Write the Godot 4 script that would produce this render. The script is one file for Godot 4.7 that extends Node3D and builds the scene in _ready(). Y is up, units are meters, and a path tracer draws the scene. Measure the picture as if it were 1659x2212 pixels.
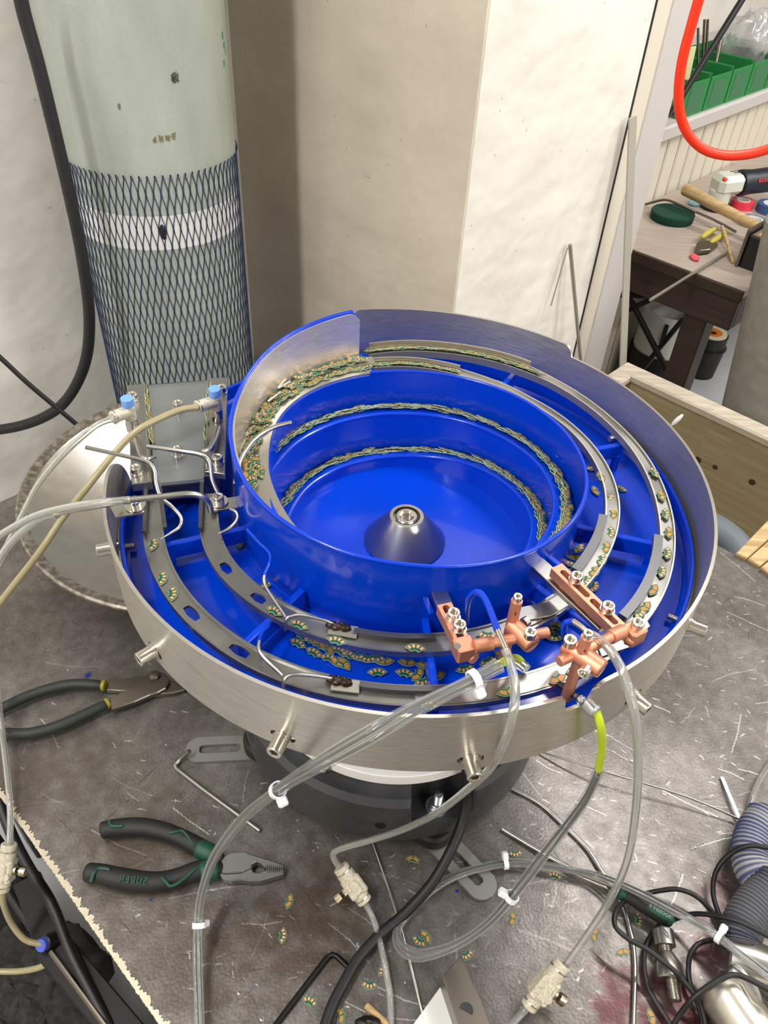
extends Node3D

const F := 1700.0
const CAM := Vector3(0, 0.8, 0)
const AX := Vector3(0.021, 0, -0.534)
const FLOOR := -0.75
var E1 := Vector3(0.74148, 0, 0.67098)
var E2 := Vector3(0.67098, 0, -0.74148)
var cr: Vector3
var cu: Vector3
var cf: Vector3
var rng := RandomNumberGenerator.new()
var used := {}
var M := {}
var tv := PackedVector3Array()
var tg := PackedInt32Array()
var tu := PackedVector2Array()
var chip_board: ArrayMesh
var chip_pads: ArrayMesh
var chip_tan: ArrayMesh
var chip_edge: ArrayMesh
var chip_all: ArrayMesh
var NOFN: Callable

# ---------- places: a point of the photograph on a known height, radius or wall
func ray(x: float, y: float) -> Vector3:
	return cr * ((x - 829.5) / F) - cu * ((y - 1106.0) / F) + cf
func px(x: float, y: float, h: float) -> Vector3:
	var d := ray(x, y)
	return CAM + d * ((h - CAM.y) / d.y)
func pu(x: float, y: float, u: float) -> Vector3:
	var d := ray(x, y)
	return CAM + d * (u / d.dot(E1))
func pv(x: float, y: float, v: float) -> Vector3:
	var d := ray(x, y)
	return CAM + d * (v / d.dot(E2))
func path(a: Array) -> Array:
	var o := []
	for i in range(0, a.size(), 3):
		o.append(px(a[i], a[i + 1], a[i + 2]))
	return o
func W(u: float, v: float, y: float) -> Vector3:
	return E1 * u + E2 * v + Vector3(0, y, 0)
func pol(th: float, r: float, h: float) -> Vector3:
	var a := deg_to_rad(th)
	return AX + Vector3(r * sin(a), h, r * cos(a))
func key(k: Array, x: float) -> float:
	if x <= k[0][0]: return k[0][1]
	for i in range(1, k.size()):
		if x <= k[i][0]:
			var t: float = (x - k[i - 1][0]) / (k[i][0] - k[i - 1][0])
			return lerpf(k[i - 1][1], k[i][1], t)
	return k[-1][1]
func skey(k: Array, x: float, w: float = 8.0) -> float:
	return (key(k, x - w) + key(k, x - w * 0.5) + key(k, x) + key(k, x + w * 0.5) + key(k, x + w)) / 5.0

# ---------- naming
func numbered(parent: Node, called: String) -> String:
	var k := str(parent.get_instance_id()) + called
	var n: int = used.get(k, 0)
	used[k] = n + 1
	return called if n == 0 else "%s_%03d" % [called, n]
func tag(o: Node, label: String, cat: String, group: String = "", kind: String = "") -> void:
	if label: o.set_meta("label", label)
	if cat: o.set_meta("category", cat)
	if group: o.set_meta("group", group)
	if kind: o.set_meta("kind", kind)
func thing(called: String, label: String, cat: String, at: Vector3, group: String = "") -> Node3D:
	var o := Node3D.new()
	o.name = numbered(self, called)
	add_child(o, true)
	o.position = at
	tag(o, label, cat, group)
	return o
func new_st() -> SurfaceTool:
	var st := SurfaceTool.new()
	st.begin(Mesh.PRIMITIVE_TRIANGLES)
	return st
func mesh_of(st: SurfaceTool) -> ArrayMesh:
	st.generate_normals()
	return st.commit()
# adds a mesh built in world coordinates under a thing, a part or the root
func put(st: SurfaceTool, called: String, mat: Material, parent: Node = null) -> MeshInstance3D:
	var m := MeshInstance3D.new()
	var me := mesh_of(st)
	me.surface_set_material(0, mat)
	m.mesh = me
	var p: Node = parent if parent else self
	m.name = numbered(p, called)
	p.add_child(m, true)
	if parent is Node3D:
		m.position = -where(parent)
	return m
func where(n: Node) -> Vector3:
	var s := Vector3.ZERO
	var c := n
	while c != self and c != null:
		s += (c as Node3D).position
		c = c.get_parent()
	return s
func one(st: SurfaceTool, called: String, mat: Material, label: String, cat: String, group: String = "") -> MeshInstance3D:
	var m := put(st, called, mat)
	tag(m, label, cat, group)
	return m
func structure(st: SurfaceTool, called: String, mat: Material) -> MeshInstance3D:
	var m := put(st, called, mat)
	m.set_meta("kind", "structure")
	return m

# ---------- mesh building: triangles are collected, turned outwards and written
func tri(a: Vector3, b: Vector3, c: Vector3, g: int, ua := Vector2.ZERO, ub := Vector2.ZERO, uc := Vector2.ZERO) -> void:
	tv.append(a); tv.append(b); tv.append(c)
	tu.append(ua); tu.append(ub); tu.append(uc)
	tg.append(g)
func quad(a: Vector3, b: Vector3, c: Vector3, d: Vector3, g: int, ua := Vector2.ZERO, ub := Vector2.ZERO, uc := Vector2.ZERO, ud := Vector2.ZERO) -> void:
	tri(a, b, c, g, ua, ub, uc)
	tri(a, c, d, g, ua, uc, ud)
func flush(st: SurfaceTool) -> void:
	var vol := 0.0
	var o := tv[0] if tv.size() else Vector3.ZERO
	for i in range(0, tv.size(), 3):
		vol += (tv[i] - o).dot((tv[i + 1] - o).cross(tv[i + 2] - o))
	var f := vol > 0
	for i in range(0, tv.size(), 3):
		var g := tg[i / 3]
		st.set_smooth_group(g if g >= 0 else 4294967295)
		for k in ([0, 2, 1] if f else [0, 1, 2]):
			st.set_uv(tu[i + k])
			st.add_vertex(tv[i + k])
	tv.clear(); tg.clear(); tu.clear()
func spl(p: Array, n: int = 8) -> Array:
	var o := []
	for i in p.size() - 1:
		var a: Vector3 = p[max(i - 1, 0)]
		var b: Vector3 = p[i]
		var c: Vector3 = p[i + 1]
		var d: Vector3 = p[min(i + 2, p.size() - 1)]
		for k in n:
			var t := float(k) / n
			o.append(b.cubic_interpolate(c, a, d, t))
	o.append(p[-1])
	return o
func frames(p: Array) -> Array:
	var o := []
	var up := Vector3.UP
	var t0: Vector3 = (p[1] - p[0]).normalized()
	if absf(t0.dot(up)) > 0.95: up = Vector3.RIGHT
	for i in p.size():
		var t: Vector3 = (p[min(i + 1, p.size() - 1)] - p[max(i - 1, 0)]).normalized()
		var x := up.cross(t).normalized()
		up = t.cross(x).normalized()
		o.append([x, up])
	return o
# rings of equal size joined; crease: every band has its own smoothing
func loft(st: SurfaceTool, rings: Array, crease := false, closed := false, caps := true) -> void:
	var m: int = rings[0].size()
	var n := rings.size()
	var len := 0.0
	for i in (n if closed else n - 1):
		var A: PackedVector3Array = rings[i]
		var B: PackedVector3Array = rings[(i + 1) % n]
		var l2 := len + A[0].distance_to(B[0])
		var round_ := 0.0
		for j in m:
			var k := (j + 1) % m
			var r2 := round_ + A[j].distance_to(A[k])
			quad(A[j], A[k], B[k], B[j], i + 1 if crease else 1, Vector2(len, round_), Vector2(len, r2), Vector2(l2, r2), Vector2(l2, round_))
			round_ = r2
		len = l2
	if caps and not closed:
		for e in [0, n - 1]:
			var R: PackedVector3Array = rings[e]
			var c := Vector3.ZERO
			for v in R: c += v
			c /= m
			for j in m:
				var k := (j + 1) % m
				if e == 0: tri(c, R[k], R[j], -1)
				else: tri(c, R[j], R[k], -1)
	flush(st)
func tube(st: SurfaceTool, p: Array, r, sides := 10) -> void:
	var fr := frames(p)
	var rings := []
	for i in p.size():
		var q := PackedVector3Array()
		var rr: float = r if r is float else r[i] if r is Array else r.call(float(i) / (p.size() - 1))
		for j in sides:
			var a := TAU * j / sides
			q.append(p[i] + fr[i][0] * (cos(a) * rr) + fr[i][1] * (sin(a) * rr))
		rings.append(q)
	loft(st, rings)
# a hollow tube: outer wall, end rings, bore
func hose(st: SurfaceTool, p: Array, r: float, bore: float, sides := 12) -> void:
	var fr := frames(p)
	var rings := []
	for s in 2:
		for i0 in p.size():
			var i := i0 if s == 0 else p.size() - 1 - i0
			var q := PackedVector3Array()
			for j in sides:
				var a := TAU * j / sides
				var rr := r if s == 0 else bore
				q.append(p[i] + fr[i][0] * (cos(a) * rr) + fr[i][1] * (sin(a) * rr))
			rings.append(q)
	loft(st, rings, false, true)
func cyl(st: SurfaceTool, a: Vector3, b: Vector3, r: float, sides := 20, bev := 0.0, r2 := -1.0) -> void:
	var d := (b - a).normalized()
	var x := d.cross(Vector3.UP if absf(d.y) < 0.9 else Vector3.RIGHT).normalized()
	var y := d.cross(x)
	if r2 < 0: r2 = r
	var prof := [[a, r], [b, r2]] if bev <= 0 else [[a, r - bev], [a + d * bev, r], [b - d * bev, r2], [b, r2 - bev]]
	var rings := []
	for e in prof:
		var q := PackedVector3Array()
		for j in sides:
			var t := TAU * j / sides
			q.append(e[0] + x * (cos(t) * e[1]) + y * (sin(t) * e[1]))
		rings.append(q)
	loft(st, rings, true)
# profile of (radius, height) turned round the y axis of xf; closed: the profile is a loop
func lathe(st: SurfaceTool, prof: Array, xf: Transform3D, n := 48, closed := false) -> void:
	var m := prof.size()
	var g := 1
	for i in (m if closed else m - 1):
		var a: Vector2 = prof[i]
		var b: Vector2 = prof[(i + 1) % m]
		if i > 0:
			var z: Vector2 = prof[i - 1]
			if absf((a - z).angle_to(b - a)) > 0.6: g += 1
		for j in n:
			var t0 := TAU * j / n
			var t1 := TAU * (j + 1) / n
			var c0 := Vector3(cos(t0), 0, sin(t0))
			var c1 := Vector3(cos(t1), 0, sin(t1))
			var u0 := float(j) / n
			var u1 := float(j + 1) / n
			var p0 := xf * (c0 * a.x + Vector3(0, a.y, 0))
			var p1 := xf * (c1 * a.x + Vector3(0, a.y, 0))
			var p2 := xf * (c1 * b.x + Vector3(0, b.y, 0))
			var p3 := xf * (c0 * b.x + Vector3(0, b.y, 0))
			if a.x > 1e-6: tri(p0, p1, p2, g, Vector2(u0, a.y), Vector2(u1, a.y), Vector2(u1, b.y))
			if b.x > 1e-6: tri(p0, p2, p3, g, Vector2(u0, a.y), Vector2(u1, b.y), Vector2(u0, b.y))
	flush(st)
func bx(st: SurfaceTool, size: Vector3, xf: Transform3D, bev := 0.0) -> void:
	var h := size / 2
	var b := minf(bev, minf(h.x, minf(h.y, h.z)) * 0.9)
	var c := xf.origin
	var faces := []
	var s := [-1.0, 1.0]
	var P := func(sx, sy, sz, ax):
		return xf * Vector3(sx * (h.x - (0.0 if ax == 0 else b)), sy * (h.y - (0.0 if ax == 1 else b)), sz * (h.z - (0.0 if ax == 2 else b)))
	for a in s:
		faces.append([P.call(a, -1, -1, 0), P.call(a, 1, -1, 0), P.call(a, 1, 1, 0), P.call(a, -1, 1, 0)])
		faces.append([P.call(-1, a, -1, 1), P.call(1, a, -1, 1), P.call(1, a, 1, 1), P.call(-1, a, 1, 1)])
		faces.append([P.call(-1, -1, a, 2), P.call(1, -1, a, 2), P.call(1, 1, a, 2), P.call(-1, 1, a, 2)])
	if b > 0:
		for a in s:
			for e in s:
				faces.append([P.call(-1, a, e, 1), P.call(1, a, e, 1), P.call(1, a, e, 2), P.call(-1, a, e, 2)])
				faces.append([P.call(a, -1, e, 0), P.call(a, 1, e, 0), P.call(a, 1, e, 2), P.call(a, -1, e, 2)])
				faces.append([P.call(a, e, -1, 0), P.call(a, e, 1, 0), P.call(a, e, 1, 1), P.call(a, e, -1, 1)])
				for f in s:
					faces.append([P.call(a, e, f, 0), P.call(a, e, f, 1), P.call(a, e, f, 2)])
	for q in faces:
		var n: Vector3 = (q[1] - q[0]).cross(q[2] - q[0])
		var m: Vector3 = (q[0] + q[1] + q[2]) / 3.0
		var flip := n.dot(m - c) < 0
		var k := [0, 1, 2, 0, 2, 3] if q.size() == 4 else [0, 1, 2]
		for i in range(0, k.size(), 3):
			if flip: tri(q[k[i]], q[k[i + 2]], q[k[i + 1]], -1)
			else: tri(q[k[i]], q[k[i + 1]], q[k[i + 2]], -1)
	flush(st)
# a beam with a rectangular section from a to b; up tells how it is turned
func beam(st: SurfaceTool, a: Vector3, b: Vector3, w: float, t: float, bev := 0.0, up := Vector3.UP) -> void:
	var d := (b - a).normalized()
	var x := up.cross(d).normalized()
	var y := d.cross(x)
	bx(st, Vector3(w, t, a.distance_to(b)), Transform3D(Basis(x, y, d), (a + b) / 2), bev)
# an outline (local x, z) raised along local y, its upper edge chamfered
func prism(st: SurfaceTool, poly: PackedVector2Array, h: float, xf: Transform3D, bev := 0.0) -> void:
	var n := poly.size()
	var area := 0.0
	for i in n: area += poly[i].cross(poly[(i + 1) % n])
	var sg := 1.0 if area > 0 else -1.0
	var inn := PackedVector2Array()
	for i in n:
		var e0 := (poly[i] - poly[(i + n - 1) % n]).normalized()
		var e1 := (poly[(i + 1) % n] - poly[i]).normalized()
		var nn := (Vector2(-e0.y, e0.x) + Vector2(-e1.y, e1.x)).normalized() * sg
		inn.append(poly[i] + nn * bev)
	var lev := [[poly, 0.0], [poly, h - bev]]
	if bev > 0: lev.append([inn, h])
	for l in lev.size() - 1:
		for i in n:
			var k := (i + 1) % n
			var p := func(e, q): return xf * Vector3(e[0][q].x, e[1], e[0][q].y)
			var u0 := Vector2(poly[i].x, lev[l][1])
			quad(p.call(lev[l], i), p.call(lev[l], k), p.call(lev[l + 1], k), p.call(lev[l + 1], i), -1)
	var t := Geometry2D.triangulate_polygon(poly)
	for e in [0, lev.size() - 1]:
		var src: PackedVector2Array = lev[e][0]
		for i in range(0, t.size(), 3):
			var v := []
			for q in 3: v.append(xf * Vector3(src[t[i + q]].x, lev[e][1], src[t[i + q]].y))
			var a2 := (src[t[i + 1]] - src[t[i]]).cross(src[t[i + 2]] - src[t[i]])
			var flip := (a2 > 0) == (area > 0)
			if e == 0: flip = not flip
			if flip: tri(v[0], v[1], v[2], -1)
			else: tri(v[0], v[2], v[1], -1)
	flush(st)
# a plate given over a: between lo(a) and hi(a), with at most one hole per a; mp puts (a, b, side) in space
func shell(st: SurfaceTool, as_: Array, lo: Callable, hi: Callable, hole: Callable, mp: Callable, us := 1.0, swap := false) -> void:
	var none := Vector2(NAN, NAN)
	for i in as_.size() - 1:
		var a: float = as_[i]
		var b: float = as_[i + 1]
		var ha: Vector2 = hole.call(a) if hole.is_valid() else none
		var hb: Vector2 = hole.call(b) if hole.is_valid() else none
		var la: float = lo.call(a)
		var lb: float = lo.call(b)
		var ua: float = hi.call(a)
		var ub: float = hi.call(b)
		var strips := []
		if is_nan(ha.x) or is_nan(hb.x): strips = [[la, lb, ua, ub]]
		else: strips = [[la, lb, ha.x, hb.x], [ha.y, hb.y, ua, ub]]
		for s in strips:
			for side in 2:
				var q := [mp.call(a, s[0], side), mp.call(b, s[1], side), mp.call(b, s[3], side), mp.call(a, s[2], side)]
				var uv := [Vector2(a * us, s[0]), Vector2(b * us, s[1]), Vector2(b * us, s[3]), Vector2(a * us, s[2])]
				if swap:
					for z in 4: uv[z] = Vector2(uv[z].y, uv[z].x)
				if side == 0: quad(q[0], q[1], q[2], q[3], 1, uv[0], uv[1], uv[2], uv[3])
				else: quad(q[3], q[2], q[1], q[0], 2, uv[3], uv[2], uv[1], uv[0])
			quad(mp.call(a, s[0], 1), mp.call(b, s[1], 1), mp.call(b, s[1], 0), mp.call(a, s[0], 0), 3)
			quad(mp.call(a, s[2], 0), mp.call(b, s[3], 0), mp.call(b, s[3], 1), mp.call(a, s[2], 1), 4)
	for e in [0, as_.size() - 1]:
		var a: float = as_[e]
		var l: float = lo.call(a)
		var u: float = hi.call(a)
		var q := [mp.call(a, l, 0), mp.call(a, u, 0), mp.call(a, u, 1), mp.call(a, l, 1)]
		if e == 0: quad(q[0], q[1], q[2], q[3], -1)
		else: quad(q[3], q[2], q[1], q[0], -1)
	flush(st)
func steps(a: float, b: float, d: float) -> Array:
	var n := int(ceil(absf(b - a) / d))
	var o := []
	for i in n + 1: o.append(lerpf(a, b, float(i) / n))
	return o
# a section of (radius, height) offsets carried along an arc round the bowl's axis
func sweep(st: SurfaceTool, ts: Array, sec: Callable) -> void:
	var rings := []
	for t in ts:
		var q := PackedVector3Array()
		for s in sec.call(t):
			q.append(pol(180.0 - t, s.x, s.y))
		rings.append(q)
	var n := rings.size()
	var m: int = rings[0].size()
	for i in n - 1:
		for j in m:
			var k := (j + 1) % m
			quad(rings[i][j], rings[i][k], rings[i + 1][k], rings[i + 1][j], j + 1, Vector2(ts[i] * 0.004, j * 0.01), Vector2(ts[i] * 0.004, j * 0.01 + 0.01), Vector2(ts[i + 1] * 0.004, j * 0.01 + 0.01), Vector2(ts[i + 1] * 0.004, j * 0.01))
	for e in [0, n - 1]:
		var R: PackedVector3Array = rings[e]
		var c := Vector3.ZERO
		for v in R: c += v
		c /= m
		for j in m:
			var k := (j + 1) % m
			if e == 0: tri(c, R[k], R[j], -1)
			else: tri(c, R[j], R[k], -1)
	flush(st)
func frame_at(p: Vector3, axis: Vector3, side := Vector3.RIGHT) -> Transform3D:
	var y := axis.normalized()
	var x := side - y * side.dot(y)
	if x.length() < 0.05: x = Vector3.FORWARD - y * y.dot(Vector3.FORWARD)
	x = x.normalized()
	return Transform3D(Basis(x, y, x.cross(y)), p)
# socket head cap screw: the head stands on p along axis, its hexagon sunk into the top
func socket_head(st: SurfaceTool, p: Vector3, axis: Vector3, r: float, h: float, n := 24) -> void:
	var xf := frame_at(p, axis)
	var hexr := func(a: float) -> float:
		return r * 0.52 * cos(PI / 6) / cos(fmod(a, PI / 3) - PI / 6)
	var lev := [[1.0, 0.0, 0], [1.0, h - r * 0.12, 0], [0.9, h, 0], [0.66, h, 0], [0.0, h - r * 0.1, 1], [0.0, h * 0.45, 1], [0.001, h * 0.4, 0]]
	var rings := []
	for e in lev:
		var q := PackedVector3Array()
		for j in n:
			var a := TAU * j / n
			var rr: float = hexr.call(a) if e[2] == 1 else r * e[0]
			q.append(xf * Vector3(cos(a) * rr, e[1], sin(a) * rr))
		rings.append(q)
	loft(st, rings, true)
func washer(st: SurfaceTool, p: Vector3, axis: Vector3, r: float, hole: float, t: float) -> void:
	lathe(st, [Vector2(hole, 0), Vector2(r, 0), Vector2(r, t), Vector2(hole, t)], frame_at(p, axis), 24, true)
func thread(st: SurfaceTool, a: Vector3, b: Vector3, r: float, pitch := 0.0008) -> void:
	var n := int(a.distance_to(b) / pitch)
	var prof := [Vector2(0, 0)]
	for i in n:
		prof.append(Vector2(r * 0.86, i * pitch))
		prof.append(Vector2(r, (i + 0.5) * pitch))
	prof.append(Vector2(r * 0.8, n * pitch))
	prof.append(Vector2(0, n * pitch))
	lathe(st, prof, frame_at(a, b - a), 16)
func lump(st: SurfaceTool, p: Vector3, size: Vector3, seed_: int, rough := 0.25, n := 10, basis := Basis.IDENTITY) -> void:
	var no := FastNoiseLite.new()
	no.seed = seed_
	no.frequency = 0.9
	var rings := []
	for i in range(1, n):
		var q := PackedVector3Array()
		var f := PI * i / n
		for j in n * 2:
			var a := TAU * j / (n * 2)
			var d := Vector3(sin(f) * cos(a), cos(f), sin(f) * sin(a))
			q.append(p + basis * (d * size * (1.0 + rough * no.get_noise_3dv(d * 2.0))))
		rings.append(q)
	loft(st, rings)

# ---------- materials
func mat(c: Color, rough: float, metal := 0.0) -> StandardMaterial3D:
	var m := StandardMaterial3D.new()
	m.albedo_color = c
	m.roughness = rough
	m.metallic = metal
	return m
func noise(seed_: int, freq: float, oct := 4, type := FastNoiseLite.TYPE_SIMPLEX_SMOOTH) -> FastNoiseLite:
	var n := FastNoiseLite.new()
	n.seed = seed_
	n.frequency = freq
	n.noise_type = type
	n.fractal_octaves = oct
	return n
func image_tex(w: int, h: int, f: Callable) -> ImageTexture:
	var b := PackedByteArray()
	b.resize(w * h * 3)
	var k := 0
	for y in h:
		for x in w:
			var c: Color = f.call(x, y)
			b[k] = clampi(int(c.r * 255.0), 0, 255)
			b[k + 1] = clampi(int(c.g * 255.0), 0, 255)
			b[k + 2] = clampi(int(c.b * 255.0), 0, 255)
			k += 3
	return ImageTexture.create_from_image(Image.create_from_data(w, h, false, Image.FORMAT_RGB8, b))
func noise_tex(n: FastNoiseLite, lo: Color, hi: Color, w := 512, h := 512, normal := false, bump := 4.0) -> NoiseTexture2D:
	var t := NoiseTexture2D.new()
	t.width = w
	t.height = h
	t.seamless = true
	t.noise = n
	if normal:
		t.as_normal_map = true
		t.bump_strength = bump
	else:
		var g := Gradient.new()
		g.set_color(0, lo)
		g.set_color(1, hi)
		t.color_ramp = g
	return t
func grained(m: StandardMaterial3D, tex: Texture2D, scale: Vector3, world := false) -> StandardMaterial3D:
	m.albedo_texture = tex
	m.uv1_triplanar = true
	m.uv1_world_triplanar = world
	m.uv1_scale = scale
	return m
func brushed(c: Color, rough: float, tex: Texture2D) -> StandardMaterial3D:
	var m := mat(c, rough, 1.0)
	m.roughness_texture = tex
	m.uv1_scale = Vector3(1, 1, 1)
	return m
func line_on(img: Image, a: Vector2, b: Vector2, c: Color, k: float) -> void:
	var n := int(maxf(absf(b.x - a.x), absf(b.y - a.y))) + 1
	for i in n + 1:
		var p := a.lerp(b, float(i) / n)
		var x := posmod(int(p.x), img.get_width())
		var y := posmod(int(p.y), img.get_height())
		img.set_pixel(x, y, img.get_pixel(x, y).lerp(c, k))

func make_materials() -> void:
	var rt := noise_tex(noise(3, 0.02, 4), Color(0.35, 0.35, 0.35), Color(1, 1, 1), 512, 512)
	var streak: ImageTexture
	var sn := noise(8, 1.0, 3)
	streak = image_tex(1024, 256, func(x, y):
		var v := 0.78 + 0.16 * sn.get_noise_2d(y * 0.05, x * 0.16) + 0.2 * sn.get_noise_2d(y * 0.12 + 500.0, x * 0.5)
		return Color(v, v, v))
	M.blue = mat(Color(0.0, 0.22, 0.74), 0.22)
	M.blue.metallic_specular = 0.35
	M.blue.clearcoat_enabled = true
	M.blue.clearcoat = 0.35
	M.blue.clearcoat_roughness = 0.08
	M.steel = mat(Color(0.72, 0.71, 0.68), 0.3, 1.0)
	M.ring = brushed(Color(0.82, 0.8, 0.755), 0.42, streak)
	M.ring.albedo_texture = image_tex(1024, 256, func(x, y):
		var v := 0.9 + 0.1 * sn.get_noise_2d(y * 0.05, x * 0.16) + 0.07 * sn.get_noise_2d(y * 0.12 + 500.0, x * 0.5)
		return Color(v, v, v))
	M.ring.anisotropy_enabled = true
	M.ring.anisotropy = 0.75
	M.ring.uv1_scale = Vector3(8.0, 2.0, 1)
	M.ring.metallic = 0.85
	M.track = brushed(Color(0.6, 0.595, 0.58), 0.45, rt)
	M.track.metallic = 0.9
	M.liner = mat(Color(0.74, 0.72, 0.68), 0.36, 0.9)
	M.linerwall = M.ring.duplicate()
	M.linerwall.albedo_color = Color(0.97, 0.94, 0.88)
	M.linerwall.roughness = 0.3
	M.linerwall.metallic = 0.7
	M.tracklip = mat(Color(0.66, 0.645, 0.6), 0.42, 0.8)
	M.darksteel = mat(Color(0.39, 0.39, 0.4), 0.38, 0.85)
	M.screw = mat(Color(0.82, 0.8, 0.76), 0.22, 1.0)
	M.zinc = mat(Color(0.8, 0.82, 0.84), 0.28, 1.0)
	M.copper = mat(Color(0.82, 0.565, 0.455), 0.45, 0.7)
	M.weld = mat(Color(0.2, 0.15, 0.115), 0.4, 0.6)
	M.black = mat(Color(0.035, 0.035, 0.038), 0.45)
	M.rubber = mat(Color(0.05, 0.05, 0.052), 0.6)
	M.base = grained(mat(Color(1, 1, 1), 0.5), noise_tex(noise(5, 0.01, 4), Color(0.14, 0.145, 0.15), Color(0.25, 0.25, 0.255)), Vector3(3, 3, 3))
	M.whiteplate = mat(Color(0.96, 0.955, 0.94), 0.35)
	M.footplate = mat(Color(0.52, 0.52, 0.5), 0.45, 0.6)
	M.sheath = mat(Color(0.84, 0.85, 0.83, 0.13), 0.08)
	M.sheath.transparency = BaseMaterial3D.TRANSPARENCY_ALPHA
	M.frame = mat(Color(0.13, 0.13, 0.13), 0.5, 0.5)
	M.green = mat(Color(0.03, 0.33, 0.21), 0.4)
	M.pad = mat(Color(0.88, 0.62, 0.45), 0.45, 0.35)
	M.tan = mat(Color(0.68, 0.49, 0.22), 0.5, 0.1)
	M.edge = mat(Color(0.7, 0.78, 0.66), 0.6)
	M.white = mat(Color(0.85, 0.85, 0.83), 0.4)
	M.tie = mat(Color(0.9, 0.91, 0.92), 0.35)
	M.ivory = grained(mat(Color(1, 1, 1), 0.45), noise_tex(noise(21, 0.02, 4), Color(0.6, 0.57, 0.49), Color(0.86, 0.83, 0.75)), Vector3(30, 30, 30))
	M.button = mat(Color(0.42, 0.6, 0.88), 0.4)
	M.yellow = mat(Color(0.72, 0.8, 0.12), 0.45)
	M.clear = mat(Color(0.95, 0.955, 0.94, 0.1), 0.0)
	M.clear.refraction_enabled = true
	M.clear.refraction_scale = 0.045
	M.clear.transparency = BaseMaterial3D.TRANSPARENCY_ALPHA
	M.amber = mat(Color(0.66, 0.62, 0.47, 0.75), 0.25)
	M.amber.transparency = BaseMaterial3D.TRANSPARENCY_ALPHA
	M.acrylic = mat(Color(0.8, 0.83, 0.83, 0.07), 0.03)
	M.acrylic.transparency = BaseMaterial3D.TRANSPARENCY_ALPHA
	M.grip = mat(Color(0.075, 0.08, 0.08), 0.62)
	M.gripgreen = mat(Color(0.04, 0.25, 0.18), 0.55)
	M.oldgrip = mat(Color(0.13, 0.15, 0.13), 0.6)
	M.gripband = mat(Color(0.55, 0.52, 0.08), 0.55)
	M.toolsteel = mat(Color(0.5, 0.5, 0.48), 0.45, 0.8)
	M.oldsteel = mat(Color(0.5, 0.47, 0.43), 0.36, 1.0)
	M.hexkey = mat(Color(0.55, 0.54, 0.51), 0.36, 0.8)
	M.blackkey = mat(Color(0.1, 0.1, 0.1), 0.4, 0.7)
	M.orange = mat(Color(0.95, 0.2, 0.05), 0.4)
	M.cable = mat(Color(0.07, 0.07, 0.075), 0.5)
	M.cablegrey = mat(Color(0.11, 0.11, 0.12), 0.5)
	M.plaster = wall_mat(11, Color(0.78, 0.74, 0.675), Color(0.85, 0.81, 0.745))
	M.plaster2 = wall_mat(12, Color(0.86, 0.84, 0.81), Color(0.92, 0.905, 0.88))
	M.panel = mat(Color(0.76, 0.74, 0.73), 0.6)
	M.panel2 = mat(Color(0.84, 0.81, 0.75), 0.6)
	M.floor = grained(mat(Color(1, 1, 1), 0.45), noise_tex(noise(31, 0.008, 4), Color(0.58, 0.59, 0.6), Color(0.68, 0.69, 0.7)), Vector3(0.8, 0.8, 0.8), true)
	M.ceiling = mat(Color(0.86, 0.86, 0.85), 0.8)
	M.lamp = mat(Color.WHITE, 0.5)
	M.lamp.emission_enabled = true
	M.lamp.emission = Color(1, 0.98, 0.95)
	M.lamp.emission_energy_multiplier = 4.0
	M.bwood = wood_mat(41, Color(0.2, 0.145, 0.115), Color(0.27, 0.2, 0.165), 0.5)
	M.btop = wood_mat(42, Color(0.64, 0.585, 0.54), Color(0.7, 0.645, 0.6), 0.45)
	M.lightwood = wood_mat(43, Color(0.62, 0.5, 0.33), Color(0.8, 0.7, 0.52), 0.6)
	M.ply = wood_mat(44, Color(0.54, 0.49, 0.375), Color(0.62, 0.57, 0.45), 0.65)
	M.plyedge = wood_mat(45, Color(0.6, 0.56, 0.5), Color(0.72, 0.68, 0.62), 0.6)

func wall_mat(s: int, lo: Color, hi: Color) -> StandardMaterial3D:
	var a := noise(s, 0.006, 4)
	var b := noise(s + 50, 0.05, 3)
	var r := RandomNumberGenerator.new()
	r.seed = s
	var t := image_tex(768, 768, func(x, y):
		return lo.lerp(hi, clampf(0.55 + a.get_noise_2d(x, y) * 0.7 + b.get_noise_2d(x, y) * 0.25, 0, 1)))
	var im := t.get_image()
	for i in 26:
		var p := Vector2(r.randi_range(4, 760), r.randi_range(4, 760))
		for k in 5: line_on(im, p, p + Vector2(r.randf_range(-2, 2), r.randf_range(-2, 3)), Color(0.25, 0.23, 0.2), 0.45)
	for i in 14:
		var p := Vector2(r.randi_range(4, 700), r.randi_range(4, 700))
		line_on(im, p, p + Vector2(r.randf_range(-18, 18), r.randf_range(-30, 30)), Color(0.55, 0.52, 0.48), 0.35)
	var m := grained(mat(Color(1, 1, 1), 0.7), ImageTexture.create_from_image(im), Vector3(1.3, 1.3, 1.3), true)
	m.normal_enabled = true
	m.normal_texture = noise_tex(noise(s + 7, 0.012, 3), Color.BLACK, Color.WHITE, 512, 512, true, 5.0)
	m.normal_scale = 0.5
	return m
func wood_mat(s: int, lo: Color, hi: Color, rough: float) -> StandardMaterial3D:
	var a := noise(s, 0.01, 4)
	var t := image_tex(256, 256, func(x, y):
		return lo.lerp(hi, clampf(0.5 + a.get_noise_2d(x * 0.6, y * 9.0) * 0.9, 0, 1)))
	return grained(mat(Color(1, 1, 1), rough), t, Vector3(3, 3, 3))

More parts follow.
